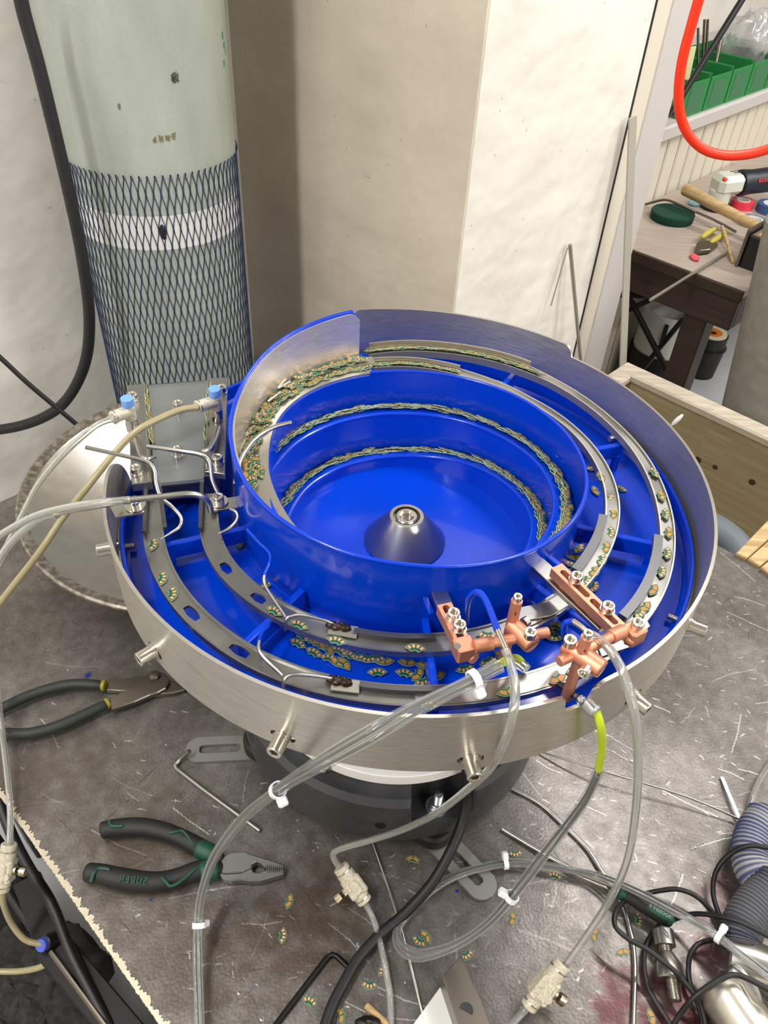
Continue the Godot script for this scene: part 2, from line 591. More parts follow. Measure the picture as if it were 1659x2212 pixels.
func table_mats() -> void:
	# the worn steel sheet: u runs along E1 from -1.02 to 0.58, v along E2 from 0.03 to 0.98
	var a := noise(61, 0.006, 4)
	var b := noise(62, 0.05, 3)
	var c := noise(63, 0.3, 2)
	var lo := Color(0.33, 0.31, 0.292)
	var hi := Color(0.51, 0.49, 0.475)
	var base := image_tex(1600, 950, func(x, y):
		var k := 0.5 + a.get_noise_2d(x, y) * 0.55 + b.get_noise_2d(x, y) * 0.3 + c.get_noise_2d(x, y) * 0.28
		return lo.lerp(hi, clampf(k, 0, 1)))
	var im := base.get_image()
	var r := RandomNumberGenerator.new()
	r.seed = 77
	var bump := Image.create(1600, 950, false, Image.FORMAT_RGB8)
	bump.fill(Color(0.5, 0.5, 0.5))
	var bn := noise(66, 0.28, 2)
	for y in 950:
		for x in 1600:
			var k := 0.5 + bn.get_noise_2d(x, y) * 0.22
			bump.set_pixel(x, y, Color(k, k, k))
	for i in 4200:
		var p := Vector2(r.randf() * 1600, r.randf() * 950)
		var far := clampf((p.x + (950.0 - p.y) * 0.25 - 420.0) / 900.0, 0.05, 1.0)
		if r.randf() > far: continue
		var l := r.randf_range(1, 9) if r.randf() < 0.86 else r.randf_range(14, 75)
		var g := r.randf_range(-0.5, 0.5) + (0.6 if r.randf() < 0.5 else r.randf() * TAU)
		var q := p + Vector2(cos(g), sin(g)) * l
		var mid := (p + q) / 2 + Vector2(-sin(g), cos(g)) * r.randf_range(-0.06, 0.06) * l
		var k2 := r.randf_range(0.15, 0.75)
		for z in [[p, mid], [mid, q]]:
			line_on(im, z[0], z[1], Color(0.9, 0.89, 0.88), k2)
			line_on(bump, z[0], z[1], Color(0.1, 0.1, 0.1), 0.6)
	for i in 420:
		var p := Vector2(r.randf() * 1600, r.randf() * 950)
		var g := r.randf() * TAU
		line_on(im, p, p + Vector2(cos(g), sin(g)) * r.randf_range(1, 22), Color(0.15, 0.13, 0.12), r.randf_range(0.15, 0.6))
	for e in [[1440, 2160, 50, 0.24, 0.06, 0.09, 0.75, 5], [1340, 2170, 42, 0.26, 0.08, 0.1, 0.6, 6], [1520, 2060, 40, 0.3, 0.1, 0.14, 0.5, 7], [1570, 1920, 40, 0.36, 0.18, 0.2, 0.35, 13], [640, 2000, 110, 0.27, 0.21, 0.15, 0.55, 8], [300, 1850, 90, 0.27, 0.22, 0.16, 0.5, 9], [370, 2080, 110, 0.3, 0.25, 0.21, 0.4, 10], [90, 1660, 120, 0.3, 0.26, 0.23, 0.4, 12]]:
		var w := px(e[0], e[1], 0)
		stain(im, Vector2((w.dot(E1) + 1.02) * 1000, (w.dot(E2) - 0.03) * 1000), e[2], Color(e[3], e[4], e[5]), e[6], e[7])
	for e in [[188, 1461, 9], [325, 1945, 4], [985, 1925, 3]]:
		var q := px(e[0], e[1], 0)
		stain(im, Vector2((q.dot(E1) + 1.02) * 1000, (q.dot(E2) - 0.03) * 1000), e[2], Color(0.02, 0.1, 0.6), 1.0, 11)
	M.table = mat(Color(1, 1, 1), 0.46, 0.55)
	M.table.albedo_texture = ImageTexture.create_from_image(im)
	M.table.roughness_texture = noise_tex(noise(64, 0.06, 5), Color(0.72, 0.72, 0.72), Color(1, 1, 1), 1024, 1024)
	bump.bump_map_to_normal_map(1.6)
	M.table.normal_enabled = true
	M.table.normal_texture = ImageTexture.create_from_image(bump)
	M.table.normal_scale = 0.22
	M.groundedge = mat(Color(0.74, 0.7, 0.62), 0.5, 0.75)
func stain(im: Image, p: Vector2, r: float, c: Color, k: float, s: int) -> void:
	var n := noise(s, 0.03, 4)
	for y in range(maxi(0, int(p.y - r)), mini(im.get_height(), int(p.y + r))):
		for x in range(maxi(0, int(p.x - r)), mini(im.get_width(), int(p.x + r))):
			var d := Vector2(x, y).distance_to(p) / r
			var w := clampf((1.0 - d) * 1.6 + n.get_noise_2d(x, y) * 1.1 - 0.35, 0, 1)
			if w > 0: im.set_pixel(x, y, im.get_pixel(x, y).lerp(c, w * k))

func lamp(u: float, v: float, y: float, len: float, w: float, along_u: bool, energy: float, col: Color, label: String, skew := 0.0) -> void:
	var c := W(u, v, y)
	var t := thing("ceiling_light", label, "light", c)
	var yaw := atan2(-E1.z, E1.x) if along_u else atan2(-E2.z, E2.x)
	yaw += deg_to_rad(skew)
	var st := new_st()
	bx(st, Vector3(len + 0.04, 0.05, w + 0.04), Transform3D(Basis(Vector3.UP, yaw), c + Vector3(0, 0.035, 0)), 0.006)
	put(st, "housing", M.white, t)
	st = new_st()
	bx(st, Vector3(len, 0.012, w), Transform3D(Basis(Vector3.UP, yaw), c + Vector3(0, 0.004, 0)))
	put(st, "lamp_diffuser", M.lamp, t)
	var l := AreaLight3D.new()
	l.name = "lamp_light"
	l.area_size = Vector2(len, w)
	l.light_energy = energy
	l.light_color = col
	l.shadow_enabled = true
	l.area_range = 12.0
	l.area_attenuation = 2.0
	t.add_child(l)
	l.position = Vector3(0, -0.006, 0)
	l.basis = Basis(Vector3.UP, yaw) * Basis(Vector3.RIGHT, -PI / 2)

func _ready() -> void:
	rng.seed = 2024
	# ---- camera, sky, exposure, lamps
	var pi_ := deg_to_rad(42.0)
	var ro := deg_to_rad(3.5)
	var up := Vector3(0, cos(pi_), -sin(pi_))
	cf = Vector3(0, -sin(pi_), -cos(pi_))
	cr = Vector3.RIGHT * cos(ro) + up * sin(ro)
	cu = Vector3.RIGHT * -sin(ro) + up * cos(ro)
	var cam := Camera3D.new()
	cam.name = "camera"
	add_child(cam)
	cam.transform = Transform3D(Basis(cr, cu, -cf), CAM)
	cam.fov = rad_to_deg(2.0 * atan(1106.0 / F))
	cam.near = 0.02
	cam.far = 60.0
	cam.current = true
	var we := WorldEnvironment.new()
	we.name = "environment"
	var e := Environment.new()
	e.background_mode = Environment.BG_COLOR
	e.background_color = Color(0.5, 0.5, 0.5)
	e.tonemap_mode = Environment.TONE_MAPPER_LINEAR
	e.tonemap_exposure = 1.45
	e.sdfgi_enabled = true
	e.ssao_enabled = true
	e.ssil_enabled = true
	we.environment = e
	add_child(we)
	make_materials()
	table_mats()
	var warm := Color(1.0, 0.99, 0.975)
	lamp(0.0, 1.42, 1.85, 1.2, 0.12, true, 2.0, warm, "long tube ceiling light over the far side of the work table")
	lamp(-0.52, -0.6, 1.9, 1.2, 0.09, false, 2.1, warm, "long tube ceiling light behind the camera", 23.6)
	lamp(2.2, 0.4, 1.9, 1.2, 0.12, false, 3.2, warm, "long tube ceiling light to the right of the work table")
	lamp(-0.25, -2.0, 1.9, 1.2, 0.12, true, 2.6, warm, "long tube ceiling light farthest behind the camera")
	lamp(0.6, 3.2, 1.9, 1.2, 0.12, true, 3.4, warm, "long tube ceiling light above the brown table")
	lamp(2.4, 2.4, 1.9, 1.2, 0.12, false, 2.6, warm, "long tube ceiling light far to the right")
	build_room()
	build_table()
	build_feeder()
	build_brackets()
	build_outlet()
	build_dish()
	build_cylinder()
	build_chips()
	build_tubes()
	build_tools()
	build_corner()
	build_background()

func box_uv(called: String, u0: float, u1: float, v0: float, v1: float, y0: float, y1: float, m: Material, bev := 0.0, parent: Node = null) -> MeshInstance3D:
	var st := new_st()
	bx(st, Vector3(u1 - u0, y1 - y0, v1 - v0), Transform3D(Basis(E1, Vector3.UP, -E2), W((u0 + u1) / 2, (v0 + v1) / 2, (y0 + y1) / 2)), bev)
	return put(st, called, m, parent)
func build_room() -> void:
	var parts := [
		["floor", -1.7, 3.4, -3.2, 6.2, FLOOR - 0.1, FLOOR, M.floor], ["ceiling", -1.7, 3.4, -3.2, 6.2, 2.1, 2.2, M.ceiling],
		["wall_corner", -1.7, -0.807, 1.045, 1.052, FLOOR, 2.1, M.plaster], ["wall_left", -1.52, -1.42, -3.2, 1.05, FLOOR, 2.1, M.plaster2], ["wall_back", -1.7, -0.806, 1.05, 1.53, FLOOR, 2.1, M.plaster2],
		["wall_front", -1.7, 3.4, -3.3, -3.2, FLOOR, 2.1, M.plaster], ["wall_right", 3.4, 3.5, -3.2, 6.2, FLOOR, 2.1, M.plaster],
		["wall_end", -1.7, 3.4, 6.2, 6.3, FLOOR, 2.1, M.plaster], ["wall_alcove", -1.7, -1.6, 1.535, 6.2, FLOOR, 2.1, M.plaster2],
		["trim_3", -1.6, -0.8065, 1.53, 1.54, FLOOR, 2.1, M.cablegrey], ["trim_1", -1.6, -0.809, 1.54, 1.6, FLOOR, 2.1, M.panel2], ["trim_2", -1.6, -0.806, 1.6, 1.7, FLOOR, 2.1, M.panel]]
	for p in parts:
		var m := box_uv(p[0], p[1], p[2], p[3], p[4], p[5], p[6], p[7])
		m.set_meta("kind", "structure")

func build_table() -> void:
	var t := thing("work_table", "steel topped work table, worn and scratched, under the blue bowl feeder", "table", W(-0.2, 0.5, FLOOR))
	var st := new_st()
	# the sheet, with a texture laid along its own edges
	var u0 := -1.0
	var u1 := 1.3
	var v0 := 0.0385
	var v1 := 0.973
	var c := [W(u0, v0, 0), W(u1, v0, 0), W(u1, v1, 0), W(u0, v1, 0)]
	var uv := []
	for p in [[u0, v0], [u1, v0], [u1, v1], [u0, v1]]: uv.append(Vector2((p[0] + 1.02) / 1.6, (p[1] - 0.03) / 0.95))
	quad(c[0], c[1], c[2], c[3], -1, uv[0], uv[1], uv[2], uv[3])
	var d := Vector3(0, -0.004, 0)
	quad(c[3] + d, c[2] + d, c[1] + d, c[0] + d, -1)
	for i in 4: quad(c[(i + 1) % 4], c[i], c[i] + d, c[(i + 1) % 4] + d, -1)
	flush(st)
	put(st, "table_top", M.table, t)
	# the bright ground edge, ragged on its inner side
	st = new_st()
	var n := noise(71, 0.35, 3)
	var lo := []
	var hi := []
	for i in 901:
		var u := -0.75 + i * 0.00117
		var w := 0.0042 + n.get_noise_1d(i * 0.35) * 0.004 + n.get_noise_1d(i * 4.0 + 300) * 0.0032
		lo.append(W(u, v0 - 0.0006 + n.get_noise_1d(i * 2.0 + 900) * 0.0012, 0.0004))
		hi.append(W(u, v0 + maxf(w, 0.001), 0.0006))
	for i in 900:
		var b := Vector3(0, -0.0035, 0)
		quad(lo[i], lo[i + 1], hi[i + 1], hi[i], 1)
		quad(lo[i + 1], lo[i], lo[i] + b, lo[i + 1] + b, 2)
		quad(hi[i], hi[i + 1], hi[i + 1] + b, hi[i] + b, 3)
		quad(lo[i] + b, hi[i] + b, hi[i + 1] + b, lo[i + 1] + b, 4)
	flush(st)
	put(st, "ground_edge", M.groundedge, t)
	for e in [[-0.93, 0.09], [1.2, 0.09], [-0.93, 0.92], [1.2, 0.92]]:
		box_uv("leg", e[0] - 0.025, e[0] + 0.025, e[1] - 0.025, e[1] + 0.025, FLOOR, -0.05, M.blackkey, 0.003, t)
	for e in [[-1.0, 1.3, 0.055, 0.105], [-1.0, 1.3, 0.91, 0.96], [-0.97, -0.92, 0.1, 0.92]]:
		box_uv("rail", e[0], e[1], e[2], e[3], -0.055, -0.0045, M.blackkey, 0.003, t)

# ---------- the bowl feeder
var feeder: Node3D
var RIM_R := [[0.0, 0.147], [45.0, 0.149], [90.0, 0.148], [135.0, 0.145], [180.0, 0.143], [225.0, 0.144], [256.0, 0.148], [280.0, 0.156], [295.0, 0.162], [310.0, 0.168], [337.0, 0.176], [345.0, 0.178]]
var RIM_H := [[0.0, 0.377], [45.0, 0.379], [90.0, 0.383], [135.0, 0.391], [180.0, 0.4], [225.0, 0.4025], [256.0, 0.405], [280.0, 0.41], [295.0, 0.417], [310.0, 0.424], [337.0, 0.43], [345.0, 0.431]]
# the blue spiral ledge from the floor (t 0, behind left) twice round; t counts degrees clockwise from there
var LEDGE_H := [[-70.0, 0.2838], [-40.0, 0.287], [0.0, 0.296], [70.0, 0.2985], [100.0, 0.307], [130.0, 0.314], [170.0, 0.326], [250.0, 0.335], [330.0, 0.3395], [360.0, 0.3405], [430.0, 0.341], [480.0, 0.3455], [510.0, 0.3515], [550.0, 0.355], [610.0, 0.358], [680.0, 0.362]]
var LEDGE_R := [[0.0, 0.111], [220.0, 0.112], [300.0, 0.124], [330.0, 0.127], [500.0, 0.128], [550.0, 0.125], [680.0, 0.122]]
var OUT_R := [[-16.0, 0.184], [-8.0, 0.19], [0.0, 0.194], [10.0, 0.197], [30.0, 0.207], [45.0, 0.216], [60.0, 0.2195], [76.0, 0.222], [100.0, 0.2225], [123.0, 0.2245], [150.0, 0.222], [170.0, 0.219], [190.0, 0.2205], [205.0, 0.223], [235.0, 0.2235], [255.0, 0.2205], [272.0, 0.219]]
var OUT_H := [[-16.0, 0.377], [0.0, 0.3765], [30.0, 0.374], [40.0, 0.369], [60.0, 0.362], [76.0, 0.359], [90.0, 0.355], [123.0, 0.351], [180.0, 0.35], [272.0, 0.35]]
var INN_R := [[-16.0, 0.162], [0.0, 0.167], [18.0, 0.1655], [30.0, 0.168], [45.0, 0.174], [60.0, 0.178], [83.0, 0.179], [97.0, 0.177], [123.0, 0.172], [174.0, 0.174], [193.0, 0.176], [213.0, 0.178], [224.0, 0.1795], [239.0, 0.18], [253.0, 0.175], [272.0, 0.172]]
var INN_H := [[-16.0, 0.376], [0.0, 0.374], [18.0, 0.372], [30.0, 0.368], [45.0, 0.364], [64.0, 0.361], [83.0, 0.358], [97.0, 0.355], [123.0, 0.352], [174.0, 0.35], [272.0, 0.35]]
func rim_r(t: float) -> float: return skey(RIM_R, t)
func rim_h(t: float) -> float: return skey(RIM_H, t)
func ledge_h(t: float) -> float: return skey(LEDGE_H, t, 12)
func ledge_r(t: float) -> float: return skey(LEDGE_R, t, 12)
# t on the rim counts degrees from the back: theta = 180 - t. On the ledge t counts from theta -110.
func ledge_th(t: float) -> float: return -110.0 - t
var STEEL_R := [[-165.0, 0.148], [-154.0, 0.148], [-140.0, 0.147], [-124.0, 0.143], [-115.0, 0.139], [-103.0, 0.13], [-90.0, 0.124], [-70.0, 0.116], [-47.0, 0.115], [-30.0, 0.118]]
var STEEL_H := [[-165.0, 0.377], [-125.0, 0.373], [-110.0, 0.369], [-90.0, 0.364], [-70.0, 0.362], [-30.0, 0.359]]

func socket_screw(parent: Node, p: Vector3, axis: Vector3, r: float, h: float, wr := 0.0, called := "screw") -> Node3D:
	var st := new_st()
	socket_head(st, p, axis, r, h)
	var s := put(st, called, M.screw, parent)
	if wr > 0:
		st = new_st()
		washer(st, p - axis.normalized() * 0.001, axis, wr, r * 0.5, 0.0012)
		var w := put(st, "washer", M.screw, s)
		w.position = Vector3.ZERO
	return s

func ring_hole(a: float) -> Vector2:
	for c in [-46.0, -18.3, 10.6, 41.0, 62.0, -73.0, 121.0]:
		var d := absf(a - c) / 2.15
		if d <= 1.0:
			var k := sqrt(maxf(0.0, 1.0 - pow(maxf(0.0, (d - 0.4) / 0.6), 2.0))) * 0.0042
			return Vector2(0.3275 - k, 0.3275 + k)
	return Vector2(NAN, NAN)
func ring_top(a: float) -> float:
	if a > 139.0:
		var k := clampf((a - 139.6) / 2.6, 0, 1)
		var e := clampf((196.5 - a) / 2.6, 0, 1)
		return 0.379 + 0.0115 * sqrt(k * (2.0 - k)) - (0.0 if e >= 1 else 0.03 * (1.0 - sqrt(e * (2.0 - e))))
	if a < -78.0:
		var q := clampf((-78.0 - a) / 14.0, 0, 1)
		return 0.316 + 0.063 * sqrt(maxf(0.0, 1.0 - pow(q, 2.6)))
	# the notch for the sensor, its corners rounded
	var l := clampf((a - 24.0) / 0.5, 0, 1)
	var r := clampf((29.6 - a) / 1.0, 0, 1)
	var dip := minf(l, r)
	var c := 0.0
	if a <= 24.0 and a > 22.4: c = (1.0 - sqrt(maxf(0.0, 1.0 - pow((a - 22.4) / 1.6, 2.0)))) * 0.005
	if a >= 29.6 and a < 31.6: c = (1.0 - sqrt(maxf(0.0, 1.0 - pow((31.6 - a) / 2.0, 2.0)))) * 0.005
	return 0.379 - c - dip * 0.018

func rail(called: String, t0: float, t1: float, rk: Array, hk: Array, r0: float, r1: float, h0: float, h1: float, m: Material, parent: Node) -> MeshInstance3D:
	var st := new_st()
	sweep(st, steps(t0, t1, 2.0), func(t):
		var r := skey(rk, t)
		var h := skey(hk, t)
		return [Vector2(r + r0, h + h0), Vector2(r + r1, h + h0), Vector2(r + r1, h + h1), Vector2(r + r0, h + h1)])
	return put(st, called, m, parent)

func half_width(t: float) -> float:
	return key([[34.0, 0.0048], [42.0, 0.003], [60.0, 0.003], [95.0, 0.005], [128.0, 0.005], [140.0, 0.0068]], t)
func track(called: String, rk: Array, hk: Array, holes: Array, label: String) -> MeshInstance3D:
	var st := new_st()
	shell(st, steps(-15.0, 262.0, 0.7), func(t): return skey(rk, t) - half_width(t), func(t): return skey(rk, t) + half_width(t), func(t):
		for c in holes:
			var d: float = (t - c) / 2.3
			if absf(d) <= 1.0:
				var m := skey(rk, t) + 0.0006
				return Vector2(m - 0.0042 * (1.0 - d * d * 0.55), m + 0.0034 * (1.0 - 0.4 * absf(d)))
		return Vector2(NAN, NAN),
		func(t, b, s): return pol(180.0 - t, b, skey(hk, t) - 0.0022 + s * 0.0022), 0.004)
	var p := put(st, called, M.track, feeder)
	tag(p, label, "")
	for e in [[1, 0.0012, -0.004, 0.0022, -15.0, 132.0, "outer_lip", M.tracklip], [-1, 0.0013, -0.006, 0.0012, -15.0, 132.0, "inner_lip", M.tracklip], [-1, 0.0016, -0.004, 0.0018, 132.0, 262.0, "inner_lip", M.track], [1, 0.0014, -0.005, 0.0006, 132.0, 262.0, "outer_lip", M.track]]:
		st = new_st()
		sweep(st, steps(e[4], e[5], 2.0), func(t):
			var a: float = skey(rk, t) + e[0] * (half_width(t) - 0.0001)
			var b: float = a + e[0] * e[1]
			var h := skey(hk, t)
			return [Vector2(a, h + e[2]), Vector2(b, h + e[2]), Vector2(b, h + e[3]), Vector2(a, h + e[3])])
		sub(st, e[6], e[7], p)
	return p

func build_feeder() -> void:
	feeder = thing("bowl_feeder", "round bowl feeder with glossy blue bowl inside a brushed steel ring on a black drive", "feeder", AX)
	var up := Vector3.UP
	var at := Transform3D(Basis.IDENTITY, AX)
	# drive: black housing with a cut-out at the front right, white plate, column
	var st := new_st()
	var rings := []
	for e in [[0.025, 0.163, 0], [0.03, 0.168, 0], [0.056, 0.168, 0], [0.0562, 0.168, 1], [0.094, 0.168, 1], [0.1, 0.162, 1], [0.1, 0.09, 2]]:
		var q := PackedVector3Array()
		for j in 240:
			var th := 1.5 * j
			var r: float = e[1]
			for c in [19.0, 135.0, 292.0]:
				if e[2] == 1 and absf(th - c) < 10.5: r = 0.136
			q.append(pol(th, r, e[0]))
		rings.append(q)
	loft(st, rings, true)
	var hs := put(st, "drive_housing", M.base, feeder)
	st = new_st()
	cyl(st, pol(-2, 0.1655, 0.06), pol(-2, 0.1688, 0.06), 0.0055, 20)
	put(st, "hole_plug", M.black, hs).position = Vector3.ZERO
	for cc in [[19.0, 44.0], [135.0, 140.0], [-68.0, -83.0]]:
		var c: float = cc[0]
		st = new_st()
		cyl(st, pol(c, 0.152, 0.0045), pol(c, 0.152, 0.0255), 0.021, 28, 0.003)
		put(st, "rubber_foot", M.rubber, feeder)
		st = new_st()
		thread(st, pol(c, 0.152, 0.058), pol(c, 0.152, 0.083), 0.0045, 0.0011)
		var sd := put(st, "stud", M.zinc, feeder)
		st = new_st()
		cyl(st, pol(c, 0.152, 0.0585), pol(c, 0.152, 0.067), 0.0082, 6, 0.0008)
		put(st, "nut", M.zinc, sd).position = Vector3.ZERO
		st = new_st()
		washer(st, pol(c, 0.152, 0.0562), up, 0.0115, 0.005, 0.0018)
		put(st, "washer", M.zinc, sd).position = Vector3.ZERO
		# slotted foot plate lying on the table
		st = new_st()
		var o := pol(c, 0.152, 0.0)
		var dir := pol(cc[1], 1.0, 0.0) - pol(0, 0, 0)
		var side := dir.cross(up)
		var a0 := -0.02
		var a1 := 0.086
		var hf := func(a): return 0.0155 if a < a1 - 0.0155 else sqrt(maxf(0.0, 0.0155 * 0.0155 - pow(a - a1 + 0.0155, 2))) + 0.0001
		shell(st, steps(a0, a1, 0.0012), func(a): return -hf.call(a), hf, func(a):
			var k := clampf(a, 0.03, 0.066)
			var d: float = absf(a - k)
			return Vector2(NAN, NAN) if d > 0.0053 else Vector2(-sqrt(0.0053 * 0.0053 - d * d + 1e-9), sqrt(0.0053 * 0.0053 - d * d + 1e-9)),
			func(a, b, s): return o + dir * a + side * b + Vector3(0, 0.0006 + s * 0.004, 0))
		put(st, "foot_plate", M.footplate, feeder)
	st = new_st()
	lathe(st, [Vector2(0, 0.1), Vector2(0.146, 0.1), Vector2(0.147, 0.101), Vector2(0.147, 0.114), Vector2(0.146, 0.115), Vector2(0, 0.115)], at, 128)
	put(st, "white_plate", M.whiteplate, feeder)
	socket_screw(feeder, pol(-25.5, 0.1475, 0.1045), pol(-27, 1, 0.3) - pol(-27, 0, 0), 0.0055, 0.006, 0.0075)
	st = new_st()
	lathe(st, [Vector2(0, 0.115), Vector2(0.1, 0.115), Vector2(0.1, 0.278), Vector2(0, 0.278)], at, 64)
	put(st, "drive_column", M.black, feeder)
	# blue outer pan
	st = new_st()
	lathe(st, [Vector2(0.14, 0.318), Vector2(0.2475, 0.318), Vector2(0.2495, 0.32), Vector2(0.2495, 0.338), Vector2(0.2485, 0.339), Vector2(0.2468, 0.339), Vector2(0.246, 0.338), Vector2(0.246, 0.3245), Vector2(0.2435, 0.322), Vector2(0.14, 0.322)], at, 180, true)
	put(st, "pan", M.blue, feeder)
	# bowl floor
	st = new_st()
	lathe(st, [Vector2(0, 0.278), Vector2(0.146, 0.278), Vector2(0.146, 0.2835), Vector2(0.104, 0.2835), Vector2(0.1, 0.283), Vector2(0.06, 0.2845), Vector2(0, 0.2855)], at, 128)
	put(st, "bowl_floor", M.blue, feeder)
	# spiral ledge and the risers below it
	st = new_st()
	var rings2 := []
	for t in steps(-70.0, 690.0, 2.5):
		var r := ledge_r(t)
		var h := ledge_h(t)
		var q := PackedVector3Array()
		for s in [[r, h - 0.0035], [r - 0.0007, h - 0.001], [r, h], [r + 0.0016, h + 0.0004], [0.1455, h - 0.005], [0.1455, h - 0.008]]:
			q.append(pol(ledge_th(t), s[0], s[1]))
		rings2.append(q)
	for i in rings2.size() - 1:
		for j in 6:
			var k := (j + 1) % 6
			quad(rings2[i][j], rings2[i][k], rings2[i + 1][k], rings2[i + 1][j], 1 if j in [0, 1, 2] else j + 2)
	for e in [0, rings2.size() - 1]:
		for j in range(1, 5):
			if e == 0: tri(rings2[e][0], rings2[e][j + 1], rings2[e][j], -1)
			else: tri(rings2[e][0], rings2[e][j], rings2[e][j + 1], -1)
	flush(st)
	put(st, "spiral_ledge", M.blue, feeder)
	st = new_st()
	shell(st, steps(-70.0, 690.0, 2.5), func(t): return 0.2825 if t < 362.0 else ledge_h(t - 360.0), func(t): return maxf(ledge_h(t) - 0.003, 0.283), NOFN,
		func(t, b, s): return pol(ledge_th(t), ledge_r(t) + 0.0005 + s * 0.002, b), 0.004)
	put(st, "ledge_riser", M.blue, feeder)
	# bowl wall: a spiral that opens at the back left
	st = new_st()
	var top := func(t: float) -> float:
		var e := clampf((341.5 - t) / 4.0, 0, 1)
		return rim_h(t) - 0.012 * (1.0 - sqrt(e * (2.0 - e)))
	shell(st, steps(-17.0, 341.5, 1.0), func(t): return 0.322 if t < 285 else lerpf(0.322, 0.36, clampf((t - 285.0) / 25.0, 0, 1)), top, NOFN,
		func(t, b, s): return pol(180.0 - t, rim_r(t) + (-0.0005 if s == 0 else 0.0022), b), 0.004)
	put(st, "bowl_wall", M.blue, feeder)
	st = new_st()
	lathe(st, [Vector2(0.145, 0.28), Vector2(0.149, 0.28), Vector2(0.149, 0.324), Vector2(0.145, 0.324)], at, 128, true)
	put(st, "bowl_skirt", M.blue, feeder)
	# rounded bead on the rim
	st = new_st()
	var bead := []
	for t in steps(-17.0, 339.0, 2.0): bead.append(pol(180.0 - t, rim_r(t) + 0.0009, rim_h(t) + 0.0003))
	tube(st, bead, 0.0017, 8)
	put(st, "rim_bead", M.blue, feeder)
	# steel liner inside the high part of the wall
	st = new_st()
	shell(st, steps(250.0, 341.3, 1.0), func(t): return key(STEEL_H, 180.0 - t if t < 180 else 180.0 - t) - 0.002, func(t): return top.call(t) - 0.0012, NOFN,
		func(t, b, s): return pol(180.0 - t, rim_r(t) - 0.0022 + s * 0.0016, b), 0.003, true)
	put(st, "steel_liner", M.linerwall, feeder)
	# steel ledge inside it
	st = new_st()
	shell(st, steps(-164.0, -34.0, 1.0), func(a): return skey(STEEL_R, a), func(a): return maxf(rim_r(180.0 - a) - 0.0022, skey(STEEL_R, a) + 0.002), NOFN,
		func(a, b, s): return pol(a, b, skey(STEEL_H, a) - 0.0022 + s * 0.0022), 0.004)
	var sl := put(st, "steel_ledge", M.liner, feeder)
	st = new_st()
	shell(st, steps(-166.0, -142.0, 1.0), func(a): return skey(STEEL_R, a) + 0.0135, func(a): return rim_r(180.0 - a) - 0.0022, NOFN,
		func(a, b, s): return pol(a, b, skey(STEEL_H, a) + s * 0.002 + 0.0001), 0.004)
	put(st, "upper_lane", M.liner, sl).position = Vector3.ZERO
	st = new_st()
	shell(st, steps(-166.0, -40.0, 1.5), func(_a): return 0.339, func(a): return skey(STEEL_H, a) - 0.0023, NOFN, func(a, b, s): return pol(a, skey(STEEL_R, a) - 0.0014 + s * 0.002, b), 0.004)
	put(st, "ledge_riser", M.blue, feeder)
	# brushed ring with its notch and slots
	st = new_st()
	var as_ := steps(-92.0, 196.5, 0.5)
	for c in [-46.0, -18.3, 10.6, 41.0, 62.0, -73.0, 121.0]:
		as_.append(c - 2.15); as_.append(c + 2.15); as_.append(c - 2.0); as_.append(c + 2.0)
	for c in [24.0, 24.5, 22.4, 23.2, 23.7, 29.6, 28.6, 31.6, 30.2]: as_.append(c)
	as_.sort()
	shell(st, as_, func(_a): return 0.315, ring_top, ring_hole, func(a, b, s): return pol(a, 0.2526 + s * 0.0026, b), 0.0045, true)
	put(st, "steel_ring", M.ring, feeder)
	# bolts that hold the ring
	for c in [-46.0, -18.3, 10.6, 41.0, 62.0, -73.0, 121.0]:
		var ax := pol(c, 1, 0) - pol(c, 0, 0)
		st = new_st()
		washer(st, pol(c, 0.2553, 0.3275), ax, 0.0068, 0.003, 0.0016)
		washer(st, pol(c, 0.2569, 0.3275), ax, 0.006, 0.003, 0.0018)
		socket_head(st, pol(c, 0.2587, 0.3275), ax, 0.0056, 0.0105)
		var b := put(st, "ring_bolt", M.screw, feeder)
		st = new_st()
		thread(st, pol(c, 0.2385, 0.3275), pol(c, 0.256, 0.3275), 0.0031, 0.001)
		put(st, "bolt_thread", M.screw, b).position = Vector3.ZERO
	# tracks
	track("outer_track", OUT_R, OUT_H, [225.0, 211.5], "outer curved steel track running inside the steel ring")
	track("inner_track", INN_R, INN_H, [232.0, 218.5], "inner curved steel track running round the blue bowl")
	# back guard of the outer track
	rail("track_guard", -14.0, 34.0, OUT_R, OUT_H, 0.0058, 0.0074, -0.004, 0.007, M.tracklip, feeder)
	rail("track_guard", -14.0, 16.0, INN_R, INN_H, 0.0058, 0.0074, -0.004, 0.005, M.tracklip, feeder)
	# grey guide bars
	rail("guide_bar", 104.0, 131.0, OUT_R, OUT_H, -0.0125, -0.0052, -0.001, 0.006, M.darksteel, feeder)
	rail("guide_bar", 101.0, 126.0, INN_R, INN_H, -0.012, -0.0046, -0.001, 0.006, M.darksteel, feeder)
	rail("guide_bar", 173.0, 192.5, INN_R, INN_H, -0.0055, -0.0012, 0.0002, 0.0048, M.darksteel, feeder)
	rail("guide_bar", 172.0, 188.0, OUT_R, OUT_H, -0.0055, -0.0012, 0.0002, 0.0048, M.darksteel, feeder)
	# a short plate joint on the outer track at the front and raised plates beside it
	rail("joint_plate", 138.0, 178.0, OUT_R, OUT_H, -0.0068, 0.0068, 0.0002, 0.0014, M.track, feeder)
	rail("joint_plate", 145.0, 168.0, INN_R, INN_H, -0.0053, 0.0053, 0.0002, 0.0014, M.track, feeder)
